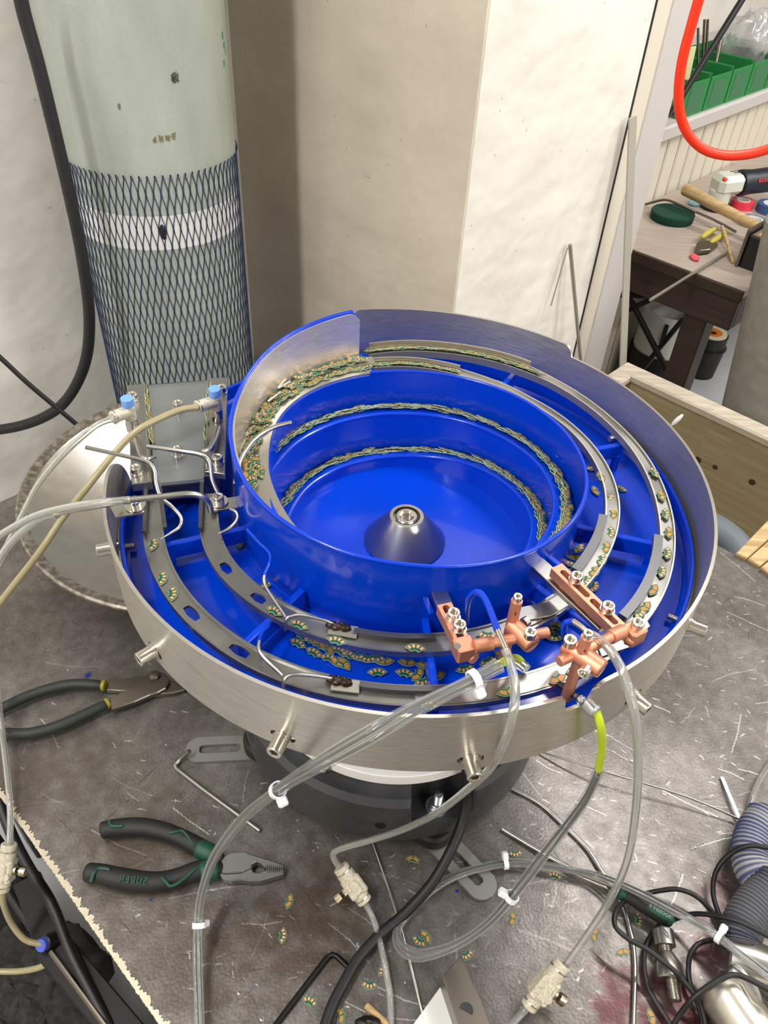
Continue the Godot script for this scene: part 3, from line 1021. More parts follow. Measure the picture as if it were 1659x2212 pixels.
	# blue ribs from the bowl wall out to the tracks
	for e in [[150.0, 0.18, 0.215, 0.361], [112.0, 0.178, 0.222, 0.3535], [112.0, 0.147, 0.178, 0.354], [77.0, 0.147, 0.176, 0.348], [77.0, 0.182, 0.217, 0.347], [-67.0, 0.147, 0.215, 0.3455], [-33.0, 0.147, 0.218, 0.346], [6.0, 0.143, 0.22, 0.345], [45.0, 0.145, 0.222, 0.345], [-150.0, 0.172, 0.19, 0.366]]:
		st = new_st()
		var a := pol(e[0], e[1], e[3] - 0.0085)
		var b := pol(e[0], e[2], e[3] - 0.0085)
		beam(st, a, b, 0.0055, 0.016, 0.0008)
		var rib := put(st, "rib", M.blue, feeder)
		st = new_st()
		bx(st, Vector3(0.006, 0.02, 0.006), Transform3D(Basis(up, deg_to_rad(e[0])), pol(e[0], e[2] - 0.004, e[3] - 0.024)), 0.0005)
		put(st, "rib_post", M.blue, rib).position = Vector3.ZERO
	# centre cone with its sunk screw
	st = new_st()
	lathe(st, [Vector2(0, 0.2855), Vector2(0.0375, 0.2855), Vector2(0.038, 0.2865), Vector2(0.0165, 0.3155), Vector2(0.0155, 0.3165), Vector2(0.0125, 0.3165), Vector2(0.0122, 0.306), Vector2(0, 0.306)], at, 96)
	var cone := put(st, "cone_nut", M.steel, feeder)
	st = new_st()
	socket_head(st, AX + Vector3(0, 0.306, 0), up, 0.0103, 0.0105, 48)
	put(st, "screw", M.screw, cone).position = Vector3.ZERO
	# welded wire hooks on the tracks
	for e in [[616, 1361, 0.352, 618, 1340, 0.36, 628, 1331, 0.362, 650, 1329, 0.361, 700, 1340, 0.357, 728, 1352, 0.353], [612, 1490, 0.352, 613, 1472, 0.358, 622, 1461, 0.36, 645, 1457, 0.36, 700, 1463, 0.356, 730, 1470, 0.353]]:
		st = new_st()
		tube(st, spl(path(e), 6), 0.0013, 8)
		var wd := put(st, "wire_hook", M.steel, feeder)
		st = new_st()
		var n: int = e.size()
		for k in 4:
			lump(st, px(e[n - 3] - 12 + k * 10, e[n - 2] - 2 + k * 1.5 + (k % 2) * 3, 0.353), Vector3(0.0044, 0.003, 0.0034), 300 + k, 0.5, 7)
		put(st, "weld_bead", M.weld, wd).position = Vector3.ZERO
	for e in [[712, 1346, 774, 1353, 770, 1378, 708, 1368], [716, 1462, 778, 1470, 776, 1497, 714, 1490]]:
		st = new_st()
		flat(st, e, 0.3515, 0.0012, 0.0003)
		put(st, "weld_tab", M.tracklip, feeder)
	for e in [[[534, 1144, 0.372, 560, 1172, 0.376, 585, 1201, 0.378, 571, 1242, 0.376], [571, 1242, 0.376, 575, 1269, 0.37, 617, 1333, 0.355]], [[580, 1352, 0.352, 566, 1366, 0.356, 560, 1385, 0.362], [560, 1385, 0.362, 563, 1412, 0.362, 610, 1459, 0.356]]]:
		st = new_st()
		tube(st, spl(path(e[0]), 6), 0.0014, 8)
		var w0 := put(st, "wire_stop", M.blue, feeder)
		st = new_st()
		tube(st, spl(path(e[1]), 6), 0.0013, 8)
		put(st, "bare_end", M.steel, w0).position = Vector3.ZERO
	# bent steel wire guide standing in the high side of the bowl
	st = new_st()
	tube(st, spl([pol(-79, 0.151, 0.366), pol(-88, 0.147, 0.374), pol(-98, 0.14, 0.378), pol(-106, 0.13, 0.38), pol(-112, 0.118, 0.381)], 8), 0.0022, 10)
	put(st, "wire_guide", M.steel, feeder)
	# two straight wires lying on the steel ledge
	for e in [[600, 840, 627, 824], [578, 868, 605, 848]]:
		st = new_st()
		cyl(st, px(e[0], e[1], 0.378), px(e[2], e[3], 0.38), 0.0012, 10)
		put(st, "ledge_wire", M.steel, feeder)

func pz(x: float, y: float, z: float) -> Vector3:
	var d := ray(x, y)
	return CAM + d * (z / d.z)
func sub(st: SurfaceTool, called: String, m: Material, part: Node3D) -> MeshInstance3D:
	return put(st, called, m, part)
# a flat outline given by photo points on the height h0, raised by t
func flat(st: SurfaceTool, pts: Array, h0: float, t: float, bev := 0.0) -> void:
	var poly := PackedVector2Array()
	for i in range(0, pts.size(), 2):
		var p := px(pts[i], pts[i + 1], h0 + t)
		poly.append(Vector2(p.x, p.z))
	prism(st, poly, t, Transform3D(Basis.IDENTITY, Vector3(0, h0, 0)), bev)

# ---------- copper sensor brackets
func copper_bar(a: Vector3, b: Vector3, w: float, t: float, slots: Array) -> MeshInstance3D:
	var st := new_st()
	var d := (b - a).normalized()
	var s := d.cross(Vector3.UP)
	var L := a.distance_to(b)
	var r := w * 0.24
	var as_ := steps(0, L, 0.0008)
	for e in slots:
		as_.append(e[0]); as_.append(e[1])
	as_.sort()
	shell(st, as_, func(_x): return -w / 2, func(_x): return w / 2, func(x):
		for e in slots:
			if x >= e[0] and x <= e[1]:
				var k := clampf(x, e[0] + r, e[1] - r)
				var q := sqrt(maxf(0.0, r * r - (x - k) * (x - k)))
				return Vector2(-q, q)
		return Vector2(NAN, NAN), func(x, y, sd): return a + d * x + s * y + Vector3(0, -t + t * sd, 0))
	return put(st, "sensor_bracket", M.copper, feeder)
func bracket_common(bar: MeshInstance3D, block_c: Vector3, dir: Vector3, rod_a: Vector3, rod_b: Vector3, stub: Vector3, body_a: Vector3, body_b: Vector3, pin_a: Vector3, pin_b: Vector3) -> void:
	var st := new_st()
	bx(st, Vector3(0.0135, 0.0135, 0.0125), Transform3D(Basis(dir.cross(Vector3.UP), Vector3.UP, -dir), block_c), 0.0012)
	sub(st, "clamp_block", M.copper, bar)
	st = new_st()
	cyl(st, rod_a, rod_a.lerp(rod_b, 0.45), 0.0049, 24, 0.0004)
	cyl(st, rod_a.lerp(rod_b, 0.4), rod_b, 0.0037, 24, 0.0003)
	cyl(st, rod_b, stub, 0.0037, 24, 0.0005)
	sub(st, "rod", M.copper, bar)
	st = new_st()
	cyl(st, body_a, body_b, 0.0066, 32, 0.0006)
	sub(st, "cross_clamp", M.copper, bar)
	st = new_st()
	var ax := (body_b - body_a).normalized()
	bx(st, Vector3(0.0132, 0.0005, 0.009), Transform3D(Basis(ax.cross(Vector3.UP).normalized(), Vector3.UP, -ax), body_b - ax * 0.0042), 0.0)
	sub(st, "clamp_slit", M.weld, bar)
	st = new_st()
	cyl(st, pin_a, pin_b, 0.0044, 24, 0.0005)
	sub(st, "pin", M.copper, bar)
func post(bar: MeshInstance3D, top: Vector3, low: float) -> void:
	var st := new_st()
	var n := 22
	var rings := []
	for i in 61:
		var q := PackedVector3Array()
		for j in n:
			var a := TAU * j / n
			var r := 0.0037 + (0.00018 if (i + j) % 2 == 0 else 0.0)
			q.append(Vector3(top.x + cos(a) * r, lerpf(low, top.y, i / 60.0), top.z + sin(a) * r))
		rings.append(q)
	loft(st, rings)
	sub(st, "knurled_post", M.copper, bar)
	st = new_st()
	socket_head(st, top, Vector3.UP, 0.003, 0.0045, 18)
	sub(st, "screw", M.screw, bar)
	st = new_st()
	cyl(st, top + Vector3(0.0, -0.009, 0.0034), top + Vector3(0.0006, -0.009, 0.0039), 0.0011, 14)
	sub(st, "cross_hole", M.weld, bar)
func build_brackets() -> void:
	# right bracket
	var a := px(1202.5, 1222, 0.385)
	var b := px(1339, 1354, 0.385)
	var d := (b - a).normalized()
	var st := new_st()
	beam(st, px(1158, 1216, 0.372), px(1310, 1352, 0.3725) + Vector3(-0.001, 0, 0.002), 0.0135, 0.0045, 0.0005)
	put(st, "steel_arm", M.steel, feeder)
	var L := a.distance_to(b)
	var bar := copper_bar(a, b, 0.0105, 0.0085, [[L * 0.08, L * 0.53], [L * 0.56, L * 0.96]])
	tag(bar, "longer copper sensor bracket with two slots on the right", "")
	for p in [[1244, 1244], [1312, 1309]]: socket_screw(bar, px(p[0], p[1] + 8, 0.3855), Vector3.UP, 0.0046, 0.0052, 0.0054)
	var blk := px(1368, 1368, 0.386)
	bracket_common(bar, blk, d, px(1345, 1363, 0.392), px(1284, 1394, 0.398), px(1207, 1429, 0.4), px(1220, 1392, 0.4), px(1301, 1446, 0.4), px(1352, 1378, 0.384), px(1370, 1386, 0.384))
	socket_screw(bar, px(1376, 1353, 0.3925), Vector3.UP, 0.0043, 0.005)
	socket_screw(bar, px(1229, 1392, 0.406), Vector3.UP, 0.0043, 0.0055)
	var ax := (px(1301, 1446, 0.4) - px(1220, 1392, 0.4)).normalized()
	socket_screw(bar, px(1268, 1446, 0.399), ax.cross(Vector3.UP) * -1.0 if ax.cross(Vector3.UP).z < 0 else ax.cross(Vector3.UP), 0.0043, 0.005)
	post(bar, px(1268, 1376, 0.419), 0.354)
	st = new_st()
	var tip := px(1213, 1482, 0.3595)
	var back := px(1284, 1534, 0.3645)
	var sd := (back - tip).normalized()
	cyl(st, tip - sd * 0.003, tip + sd * 0.015, 0.0023, 16, 0.0002)
	sub(st, "sensor_tip", M.black, bar)
	st = new_st()
	thread(st, tip + sd * 0.012, tip + sd * 0.02, 0.0024, 0.0006)
	cyl(st, tip + sd * 0.0155, tip + sd * 0.0185, 0.0038, 6, 0.0003)
	cyl(st, back - sd * 0.007, back + sd * 0.002, 0.0052, 6, 0.0004)
	cyl(st, back + sd * 0.0015, back + sd * 0.0028, 0.0043, 20, 0.0003)
	sub(st, "sensor_nut", M.zinc, bar)
	var spot := SpotLight3D.new()
	spot.name = "sensor_light"
	spot.light_color = Color(1, 0.05, 0.03)
	spot.light_energy = 0.02
	spot.spot_angle = 7.0
	spot.spot_range = 8.0
	spot.spot_attenuation = 2.0
	spot.light_size = 0.0
	spot.shadow_enabled = true
	add_child(spot)
	spot.look_at_from_position(tip - sd * 0.001, px(1197, 1469, 0.353))
	# front bracket
	a = px(959.5, 1304, 0.385)
	b = px(999, 1383, 0.385)
	d = (b - a).normalized()
	st = new_st()
	beam(st, px(943, 1266, 0.372), px(985, 1372, 0.3725), 0.012, 0.0045, 0.0005)
	put(st, "steel_arm", M.steel, feeder)
	st = new_st()
	beam(st, px(903, 1255, 0.372), px(932, 1328, 0.36), 0.004, 0.005, 0.0005)
	beam(st, px(900, 1249, 0.374), px(950, 1254, 0.374), 0.004, 0.004, 0.0005)
	put(st, "arm_strut", M.blue, feeder)
	st = new_st()
	beam(st, px(1163, 1188, 0.374), px(1236, 1246, 0.366), 0.0042, 0.005, 0.0005)
	beam(st, px(1145, 1210, 0.374), px(1180, 1180, 0.374), 0.004, 0.004, 0.0005)
	put(st, "arm_strut", M.blue, feeder)
	L = a.distance_to(b)
	bar = copper_bar(a, b, 0.0105, 0.009, [[L * 0.04, L * 0.5], [L * 0.74, L * 0.97]])
	tag(bar, "shorter copper sensor bracket at the front of the bowl", "")
	for p in [[979, 1324], [992, 1349]]: socket_screw(bar, px(p[0], p[1] + 8, 0.3855), Vector3.UP, 0.0045, 0.0052, 0.0053)
	bracket_common(bar, px(1002, 1402, 0.382), d, px(1024, 1396, 0.388), px(1112, 1379, 0.39), px(1185, 1365, 0.391), px(1103, 1350, 0.391), px(1151, 1394, 0.391), px(1012, 1412, 0.376), px(1027, 1424, 0.376))
	st = new_st()
	cyl(st, px(988, 1396, 0.3887), px(988, 1396, 0.3894), 0.0024, 18, 0.0002)
	sub(st, "dowel", M.screw, bar)
	socket_screw(bar, px(1144, 1374, 0.397), Vector3.UP, 0.0042, 0.005)
	var ax2 := (px(1151, 1394, 0.391) - px(1103, 1350, 0.391)).normalized()
	socket_screw(bar, px(1131, 1346, 0.391), Vector3(ax2.z, 0, -ax2.x), 0.0036, 0.004)
	post(bar, px(1117, 1297, 0.416), 0.352)
	st = new_st()
	cyl(st, px(1112, 1429, 0.358), px(1137, 1444, 0.358), 0.0044, 6, 0.0004)
	cyl(st, px(1136, 1443, 0.358), px(1138, 1445, 0.358), 0.0036, 20, 0.0003)
	sub(st, "sensor_nut", M.zinc, bar)
	# air nozzles with blue sleeves
	for e in [[[1008, 1345, 0.354, 1009, 1312, 0.376, 1016, 1288, 0.391, 1032, 1279, 0.398, 1050, 1298, 0.4, 1075, 1362, 0.4], [1075, 1362, 0.4, 1100, 1418, 0.4]], [[1228, 1388, 0.37, 1218, 1366, 0.382, 1221, 1347, 0.391, 1238, 1342, 0.395], [1238, 1342, 0.395, 1256, 1354, 0.396, 1274, 1372, 0.396]]]:
		st = new_st()
		tube(st, spl(path(e[0]), 7), 0.0024, 12)
		var nz := put(st, "air_nozzle", M.blue, feeder)
		st = new_st()
		tube(st, spl(path(e[1]), 5), 0.0021, 12)
		sub(st, "bare_pipe", M.screw, nz)
	# small steel plates beside the tracks on the right
	for e in [[[1100, 1316, 1180, 1300, 1245, 1262, 1256, 1290, 1190, 1330, 1110, 1345], 0.3525], [[1290, 1392, 1350, 1372, 1398, 1340, 1405, 1352, 1360, 1398, 1300, 1418], 0.3525]]:
		st = new_st()
		flat(st, e[0], e[1], 0.0015, 0.0003)
		put(st, "joint_plate", M.track, feeder)

# ---------- outlet block where both tracks leave the bowl
func build_outlet() -> void:
	var h := 0.362
	var nl := px(284, 1046, h)
	var nr := px(486, 1026, h)
	var fl := px(274, 832, h)
	var frt := px(491, 815, h)
	var o := (nl + nr + fl + frt) / 4.0
	var t := thing("outlet_block", "grey steel outlet block with a clear cover and blue capped air fittings beside the bowl", "block", Vector3(o.x, 0.33, o.z))
	var st := new_st()
	flat(st, [300, 1040, 470, 1026, 476, 818, 300, 832], 0.334, 0.024, 0.0008)
	put(st, "base_block", M.darksteel, t)
	st = new_st()
	flat(st, [284, 1046, 328, 1041, 318, 829, 274, 832], h - 0.008, 0.008, 0.0006)
	put(st, "left_plate", M.track, t)
	st = new_st()
	flat(st, [443, 1018, 486, 1024, 491, 815, 448, 817], h - 0.006, 0.006, 0.0006)
	put(st, "right_plate", M.track, t)
	st = new_st()
	flat(st, [345, 1043, 437, 1033, 450, 820, 320, 830], h - 0.009, 0.006, 0.0004)
	put(st, "middle_plate", M.darksteel, t)
	st = new_st()
	flat(st, [334, 1044, 440, 1034, 450, 822, 320, 832], h - 0.0025, 0.0035, 0.0003)
	put(st, "clear_cover", M.acrylic, t)
	for p in [[287, 862], [295, 1020], [479.5, 846], [470.5, 998], [385.5, 880], [384, 980]]:
		socket_screw(t, px(p[0], p[1], h + 0.0012), Vector3.UP, 0.0048, 0.0065, 0.0056)
	# steel lips holding the row of small parts along both lanes
	for e in [[322, 1043, 312, 828], [446, 1018, 449, 818]]:
		st = new_st()
		beam(st, px(e[0], e[1], h), px(e[2], e[3], h), 0.0012, 0.003)
		put(st, "lane_lip", M.steel, t)
	# push-in elbow fittings
	for e in [[288, 930, 274, 893, 243, 905], [471, 908, 457, 879, 425, 882]]:
		var b := px(e[0], e[1], h)
		st = new_st()
		cyl(st, b, b + Vector3(0, 0.011, 0), 0.0055, 6, 0.0004)
		cyl(st, b + Vector3(0, 0.01, 0), b + Vector3(0, 0.014, 0), 0.0052, 24, 0.0003)
		var f := put(st, "elbow_fitting", M.screw, t)
		st = new_st()
		cyl(st, b + Vector3(0, 0.013, 0), b + Vector3(0, 0.0275, 0), 0.0055, 24, 0.0006)
		var el := px(e[4], e[5], 0.385)
		var e0 := b + Vector3(0, 0.022, 0)
		el.y = e0.y + 0.002
		cyl(st, e0, el.lerp(e0, 0.12), 0.0056, 24, 0.0006)
		cyl(st, el.lerp(e0, 0.1), el, 0.0062, 24, 0.0008)
		sub(st, "elbow", M.ivory, f)
		st = new_st()
		cyl(st, el.lerp(e0, 0.13), el.lerp(e0, 0.1), 0.0059, 24)
		sub(st, "clip_ring", M.screw, f)
		st = new_st()
		cyl(st, b + Vector3(0, 0.0275, 0), b + Vector3(0, 0.036, 0), 0.006, 8, 0.0008)
		sub(st, "blue_button", M.button, f)
	# bent steel air pipes
	var pipes := [
		[[294, 945, 0.366, 305, 981, 0.369, 318, 992, 0.37, 334, 989, 0.367], 0.0026],
		[[471, 925, 0.366, 462, 955, 0.37, 453, 972, 0.371, 440, 976, 0.369], 0.003],
		[[184, 966, 0.41, 256, 982, 0.402, 313, 996, 0.395, 333, 1013, 0.39, 338, 1047, 0.382, 348, 1074, 0.375, 371, 1094, 0.368, 391, 1118, 0.362, 388, 1138, 0.359, 368, 1152, 0.357, 345, 1165, 0.356], 0.0017],
		[[316, 964, 0.41, 388, 974, 0.402, 435, 983, 0.395, 453, 999, 0.39, 459, 1037, 0.38, 471, 1066, 0.372], 0.0019],
		[[497, 1098, 0.366, 510, 1106, 0.364, 513, 1121, 0.361, 497, 1140, 0.357, 472, 1153, 0.3555], 0.0015],
		[[266, 1081, 0.405, 338, 1074, 0.404, 405, 1067, 0.403, 435, 1073, 0.398, 451, 1087, 0.388, 455, 1104, 0.372], 0.0024]]
	for e in pipes:
		st = new_st()
		var sp := spl(path(e[0]), 7)
		var R: float = e[1]
		tube(st, sp, func(k): return R * (1.0 if k < 0.8 or e[0].size() < 30 and R != 0.0015 else lerpf(1.0, 0.35, (k - 0.8) / 0.2)), 12)
		put(st, "air_pipe", M.steel, t)
	# brackets tying the block to ring and bowl
	for e in [[[236, 1092, 250, 1117, 312, 1106, 306, 1086, 262, 1085], 0.378, 292, 1091], [[452, 1080, 455, 1104, 515, 1096, 513, 1072], 0.3535, 472, 1082]]:
		st = new_st()
		flat(st, e[0], e[1], 0.002, 0.0003)
		var br := put(st, "mount_bracket", M.steel, t)
		socket_screw(br, px(e[2], e[3], e[1] + 0.0035), Vector3.UP, 0.0048, 0.006, 0.008)
	# square guide rails at the mouth of both lanes
	for e in [[312, 1150, 316, 1046], [357, 1142, 345, 1050], [433, 1142, 437, 1040]]:
		st = new_st()
		beam(st, px(e[0], e[1], 0.354), px(e[2], e[3], 0.356), 0.0035, 0.004, 0.0003)
		put(st, "lane_rail", M.darksteel, t)

# ---------- wide steel dish
func build_dish() -> void:
	var c := Vector3(-0.254, 0, -0.818)
	var t := thing("steel_dish", "wide round steel dish with a dirty rolled rim behind the bowl feeder", "dish", c)
	var at := Transform3D(Basis.IDENTITY, c)
	var st := new_st()
	var prof := []
	var rr := 0.222
	for i in 25:
		var k := i / 24.0
		prof.append(Vector2(0.001 + (rr - 0.001) * k, 0.006 + 0.089 * pow(k, 2.0)))
	for i in 25:
		var k := 1.0 - i / 24.0
		prof.append(Vector2(0.001 + (rr + 0.0012) * k, 0.004 + 0.089 * pow(k, 2.0) if k > 0.3 else 0.0008))
	lathe(st, prof, at, 96, true)
	put(st, "dish_body", dish_mat(), t)
	st = new_st()
	lathe(st, [Vector2(0.2215, 0.094), Vector2(0.2215, 0.0965), Vector2(0.233, 0.1), Vector2(0.236, 0.0985), Vector2(0.2365, 0.096), Vector2(0.234, 0.095), Vector2(0.225, 0.0925)], at, 120, true)
	put(st, "rolled_rim", grained(mat(Color(1, 1, 1), 0.4, 0.85), noise_tex(noise(92, 0.03, 5), Color(0.3, 0.26, 0.22), Color(0.8, 0.78, 0.74)), Vector3(5, 5, 5)), t)
func dish_mat() -> StandardMaterial3D:
	var m := mat(Color(1, 1, 1), 0.3, 0.9)
	m.normal_enabled = true
	m.normal_texture = noise_tex(noise(93, 0.008, 2), Color.BLACK, Color.WHITE, 256, 256, true, 2.0)
	m.normal_scale = 0.5
	return grained(m, noise_tex(noise(94, 0.012, 4), Color(0.66, 0.65, 0.63), Color(0.8, 0.79, 0.77)), Vector3(4, 4, 4))

# ---------- tall pale cylinder in its net sleeve, cables on the wall
func build_cylinder() -> void:
	var c := Vector3(-0.43, FLOOR, -1.383)
	var at := Transform3D(Basis.IDENTITY, c)
	var a := noise(101, 0.01, 4)
	var b := noise(102, 0.1, 3)
	var tex := image_tex(1024, 1024, func(x, y):
		var k := 0.5 + a.get_noise_2d(x, y * 0.35) * 0.6 + b.get_noise_2d(x, y) * 0.15
		return Color(0.61, 0.64, 0.605).lerp(Color(0.7, 0.73, 0.695), clampf(k, 0, 1)))
	var im := tex.get_image()
	# marks in the paint: angle in degrees, height on the cylinder, size, colour
	var r := RandomNumberGenerator.new()
	r.seed = 5
	for e in [[52.6, 0.486, 12, 0.2, 0.19, 0.19], [5.5, 0.524, 8, 0.1, 0.5, 0.25], [4.0, 0.51, 8, 0.1, 0.5, 0.25], [7.0, 0.487, 6, 0.1, 0.5, 0.25], [2.0, 0.5, 5, 0.1, 0.5, 0.25], [62.0, 0.405, 7, 0.45, 0.42, 0.32], [66.0, 0.404, 7, 0.45, 0.42, 0.32], [58.0, 0.406, 7, 0.47, 0.44, 0.34], [70.0, 0.403, 5, 0.45, 0.42, 0.32], [88.0, 0.45, 4, 0.4, 0.38, 0.3], [78.0, 0.6, 6, 0.45, 0.4, 0.28], [70.0, 0.6, 4, 0.45, 0.45, 0.4]]:
		var q := Vector2(e[0] / 360.0 * 1024.0, fposmod(e[1] - FLOOR, 1.0) * 1024.0)
		for k in int(e[2] * 9):
			var o: Vector2 = Vector2(r.randf_range(-1, 1), r.randf_range(-1, 1)) * e[2] * 0.55
			line_on(im, q + o, q + o + Vector2(r.randf_range(-2, 2), r.randf_range(-3, 3)), Color(e[3], e[4], e[5]), 0.75)
	var m := mat(Color(1, 1, 1), 0.38)
	m.albedo_texture = ImageTexture.create_from_image(im)
	var t := thing("pale_cylinder", "tall pale grey-green cylinder standing against the wall behind the dish", "cylinder", c)
	var st := new_st()
	lathe(st, [Vector2(0, 0), Vector2(0.139, 0), Vector2(0.14, 0.004), Vector2(0.14, 2.1), Vector2(0.138, 2.102), Vector2(0, 2.102)], at, 96)
	put(st, "shell", m, t)
	st = new_st()
	lathe(st, [Vector2(0.1395, 0.231 - FLOOR), Vector2(0.1404, 0.231 - FLOOR), Vector2(0.1404, 0.287 - FLOOR), Vector2(0.1395, 0.287 - FLOOR)], at, 96, true)
	put(st, "white_band", M.white, t)
	st = new_st()
	lump(st, c + Vector3(cos(deg_to_rad(74.0)) * 0.14, 0.262 - FLOOR, sin(deg_to_rad(74.0)) * 0.14), Vector3(0.007, 0.012, 0.0015), 7, 0.6, 8)
	put(st, "band_mark", M.cablegrey, t)
	# the net: strands that meet and part again
	st = new_st()
	var n := 150
	for i in n:
		var p := []
		for k in 130:
			var y := 0.352 - k * 0.0072
			var w := PI * (k * 0.0072) / 0.029
			var an := TAU * (i + 0.25 * (1 if i % 2 == 0 else -1) * cos(w) * 1.7) / n
			p.append(Vector3(c.x + cos(an) * 0.1412, y, c.z + sin(an) * 0.1412))
		p[0] = p[0] + Vector3(cos(TAU * i / n), 0, sin(TAU * i / n)) * 0.003
		tube(st, p, 0.00075, 4)
	one(st, "net_sleeve", mat(Color(0.15, 0.21, 0.35), 0.5), "dark blue diamond mesh net sleeve pulled over the lower half of the pale cylinder", "net")
	st = new_st()
	var q := []
	for e in [[38, -40], [52, 30], [80, 130], [110, 250], [150, 420], [178, 560], [193, 690], [182, 790], [140, 868], [80, 908], [0, 928], [-90, 930]]: q.append(pz(e[0], e[1], -1.18))
	tube(st, spl(q, 8), 0.0095, 14)
	one(st, "thick_cable", M.cablegrey, "thick dark grey cable hanging in a loop beside the pale cylinder", "cable")
	st = new_st()
	q = []
	for e in [[-60, 720], [0, 772], [60, 828], [130, 887], [200, 945], [260, 990]]: q.append(pz(e[0], e[1], -1.11))
	tube(st, spl(q, 8), 0.0042, 12)
	one(st, "thin_cable", M.cable, "thin black cable slanting down the left wall behind the dish", "cable")

# ---------- small curved circuit pieces: a green arc with copper pads on one face and two tan pads on the other
func arc_piece(st: SurfaceTool, a0: float, a1: float, r0: float, r1: float, y0: float, y1: float, n: int, bump := 0.0) -> void:
	shell(st, steps(a0, a1, (a1 - a0) / n), func(_a): return r0, func(a): return r1 + (bump * absf(sin(a * 4.0)) if bump > 0 else 0.0), NOFN,
		func(a, b, s): return Vector3(b * cos(a) - 0.0062, lerpf(y0, y1, s), b * sin(a)))
func chip_meshes() -> void:
	var st := new_st()
	arc_piece(st, -0.93, 0.93, 0.0032, 0.009, -0.00035, 0.00035, 10)
	chip_board = mesh_of(st)
	chip_board.surface_set_material(0, M.green)
	st = new_st()
	for k in 4:
		var c := -0.69 + k * 0.46
		arc_piece(st, c - 0.14, c + 0.145, 0.0056, 0.0083, 0.0002, 0.00045, 1)
	chip_pads = mesh_of(st)
	chip_pads.surface_set_material(0, M.pad)
	st = new_st()
	for k in 2:
		var c := -0.46 + k * 0.92
		arc_piece(st, c - 0.38, c + 0.37, 0.0048, 0.0082, -0.00045, -0.0002, 3)
	chip_tan = mesh_of(st)
	chip_tan.surface_set_material(0, M.tan)
	st = new_st()
	arc_piece(st, -0.955, 0.955, 0.003, 0.0092, -0.00025, 0.00025, 10)
	chip_edge = mesh_of(st)
	chip_edge.surface_set_material(0, M.edge)
	chip_all = ArrayMesh.new()
	for m in [chip_board, chip_pads, chip_tan, chip_edge]:
		chip_all.add_surface_from_arrays(Mesh.PRIMITIVE_TRIANGLES, m.surface_get_arrays(0))
		chip_all.surface_set_material(chip_all.get_surface_count() - 1, m.surface_get_material(0))
var chip_proto: Node3D
var ORD := ["first", "second", "third", "fourth", "fifth", "sixth", "seventh", "eighth", "ninth", "tenth", "eleventh", "twelfth", "thirteenth", "fourteenth", "fifteenth", "sixteenth", "seventeenth", "eighteenth", "nineteenth", "twentieth"]
func chip(xf: Transform3D, label: String, group: String) -> Node3D:
	var o: Node3D
	if chip_proto == null:
		o = thing("circuit_piece", label, "circuit piece", xf.origin, group)
		for e in [["board", chip_board], ["copper_pads", chip_pads], ["tan_pads", chip_tan], ["pale_edge", chip_edge]]:
			var m := MeshInstance3D.new()
			m.name = e[0]
			m.mesh = e[1]
			o.add_child(m)
		chip_proto = o
	else:
		o = chip_proto.duplicate()
		o.name = numbered(self, "circuit_piece")
		add_child(o, true)
	tag(o, label, "circuit piece", group)
	o.transform = xf
	return o
# fan: image direction of the wide side, in degrees from right towards the viewer; up: copper pads show
func lay(x: float, y: float, h: float, fan: float, pads: bool, label: String, group: String, tilt := 0.0) -> void:
	var b := Basis(Vector3.UP, -deg_to_rad(fan))
	if not pads: b = b * Basis(Vector3.RIGHT, PI)
	if tilt != 0.0: b = Basis(Vector3(cos(deg_to_rad(fan + 90)), 0, sin(deg_to_rad(fan + 90))), tilt) * b
	chip(Transform3D(b, px(x, y, h)), label, group)
func heap_xf(th: float, r: float, h: float, lean: float, yaw: float, flip: bool) -> Transform3D:
	# lean turns the piece up towards the wall outside it
	var out := pol(th, 1, 0) - pol(th, 0, 0)
	var tan_ := out.cross(Vector3.UP)
	var b := Basis(tan_, lean) * Basis(Vector3.UP, deg_to_rad(th) - PI / 2 + yaw)
	if flip: b = b * Basis(Vector3.RIGHT, PI)
	return Transform3D(b, pol(th, r, h))
func row_of(l: Array, along_x: float, label: String, group: String) -> void:
	l.sort_custom(func(a, b): return a[0] < b[0] if along_x > 0 else a[1] > b[1])
	for i in l.size():
		var o: String = ORD[i] if i < 20 else "twenty-" + ORD[i - 20] if i < 29 else "thirtieth"
		lay(l[i][0], l[i][1], l[i][2], l[i][3], l[i][4] == 1, label % o, group)
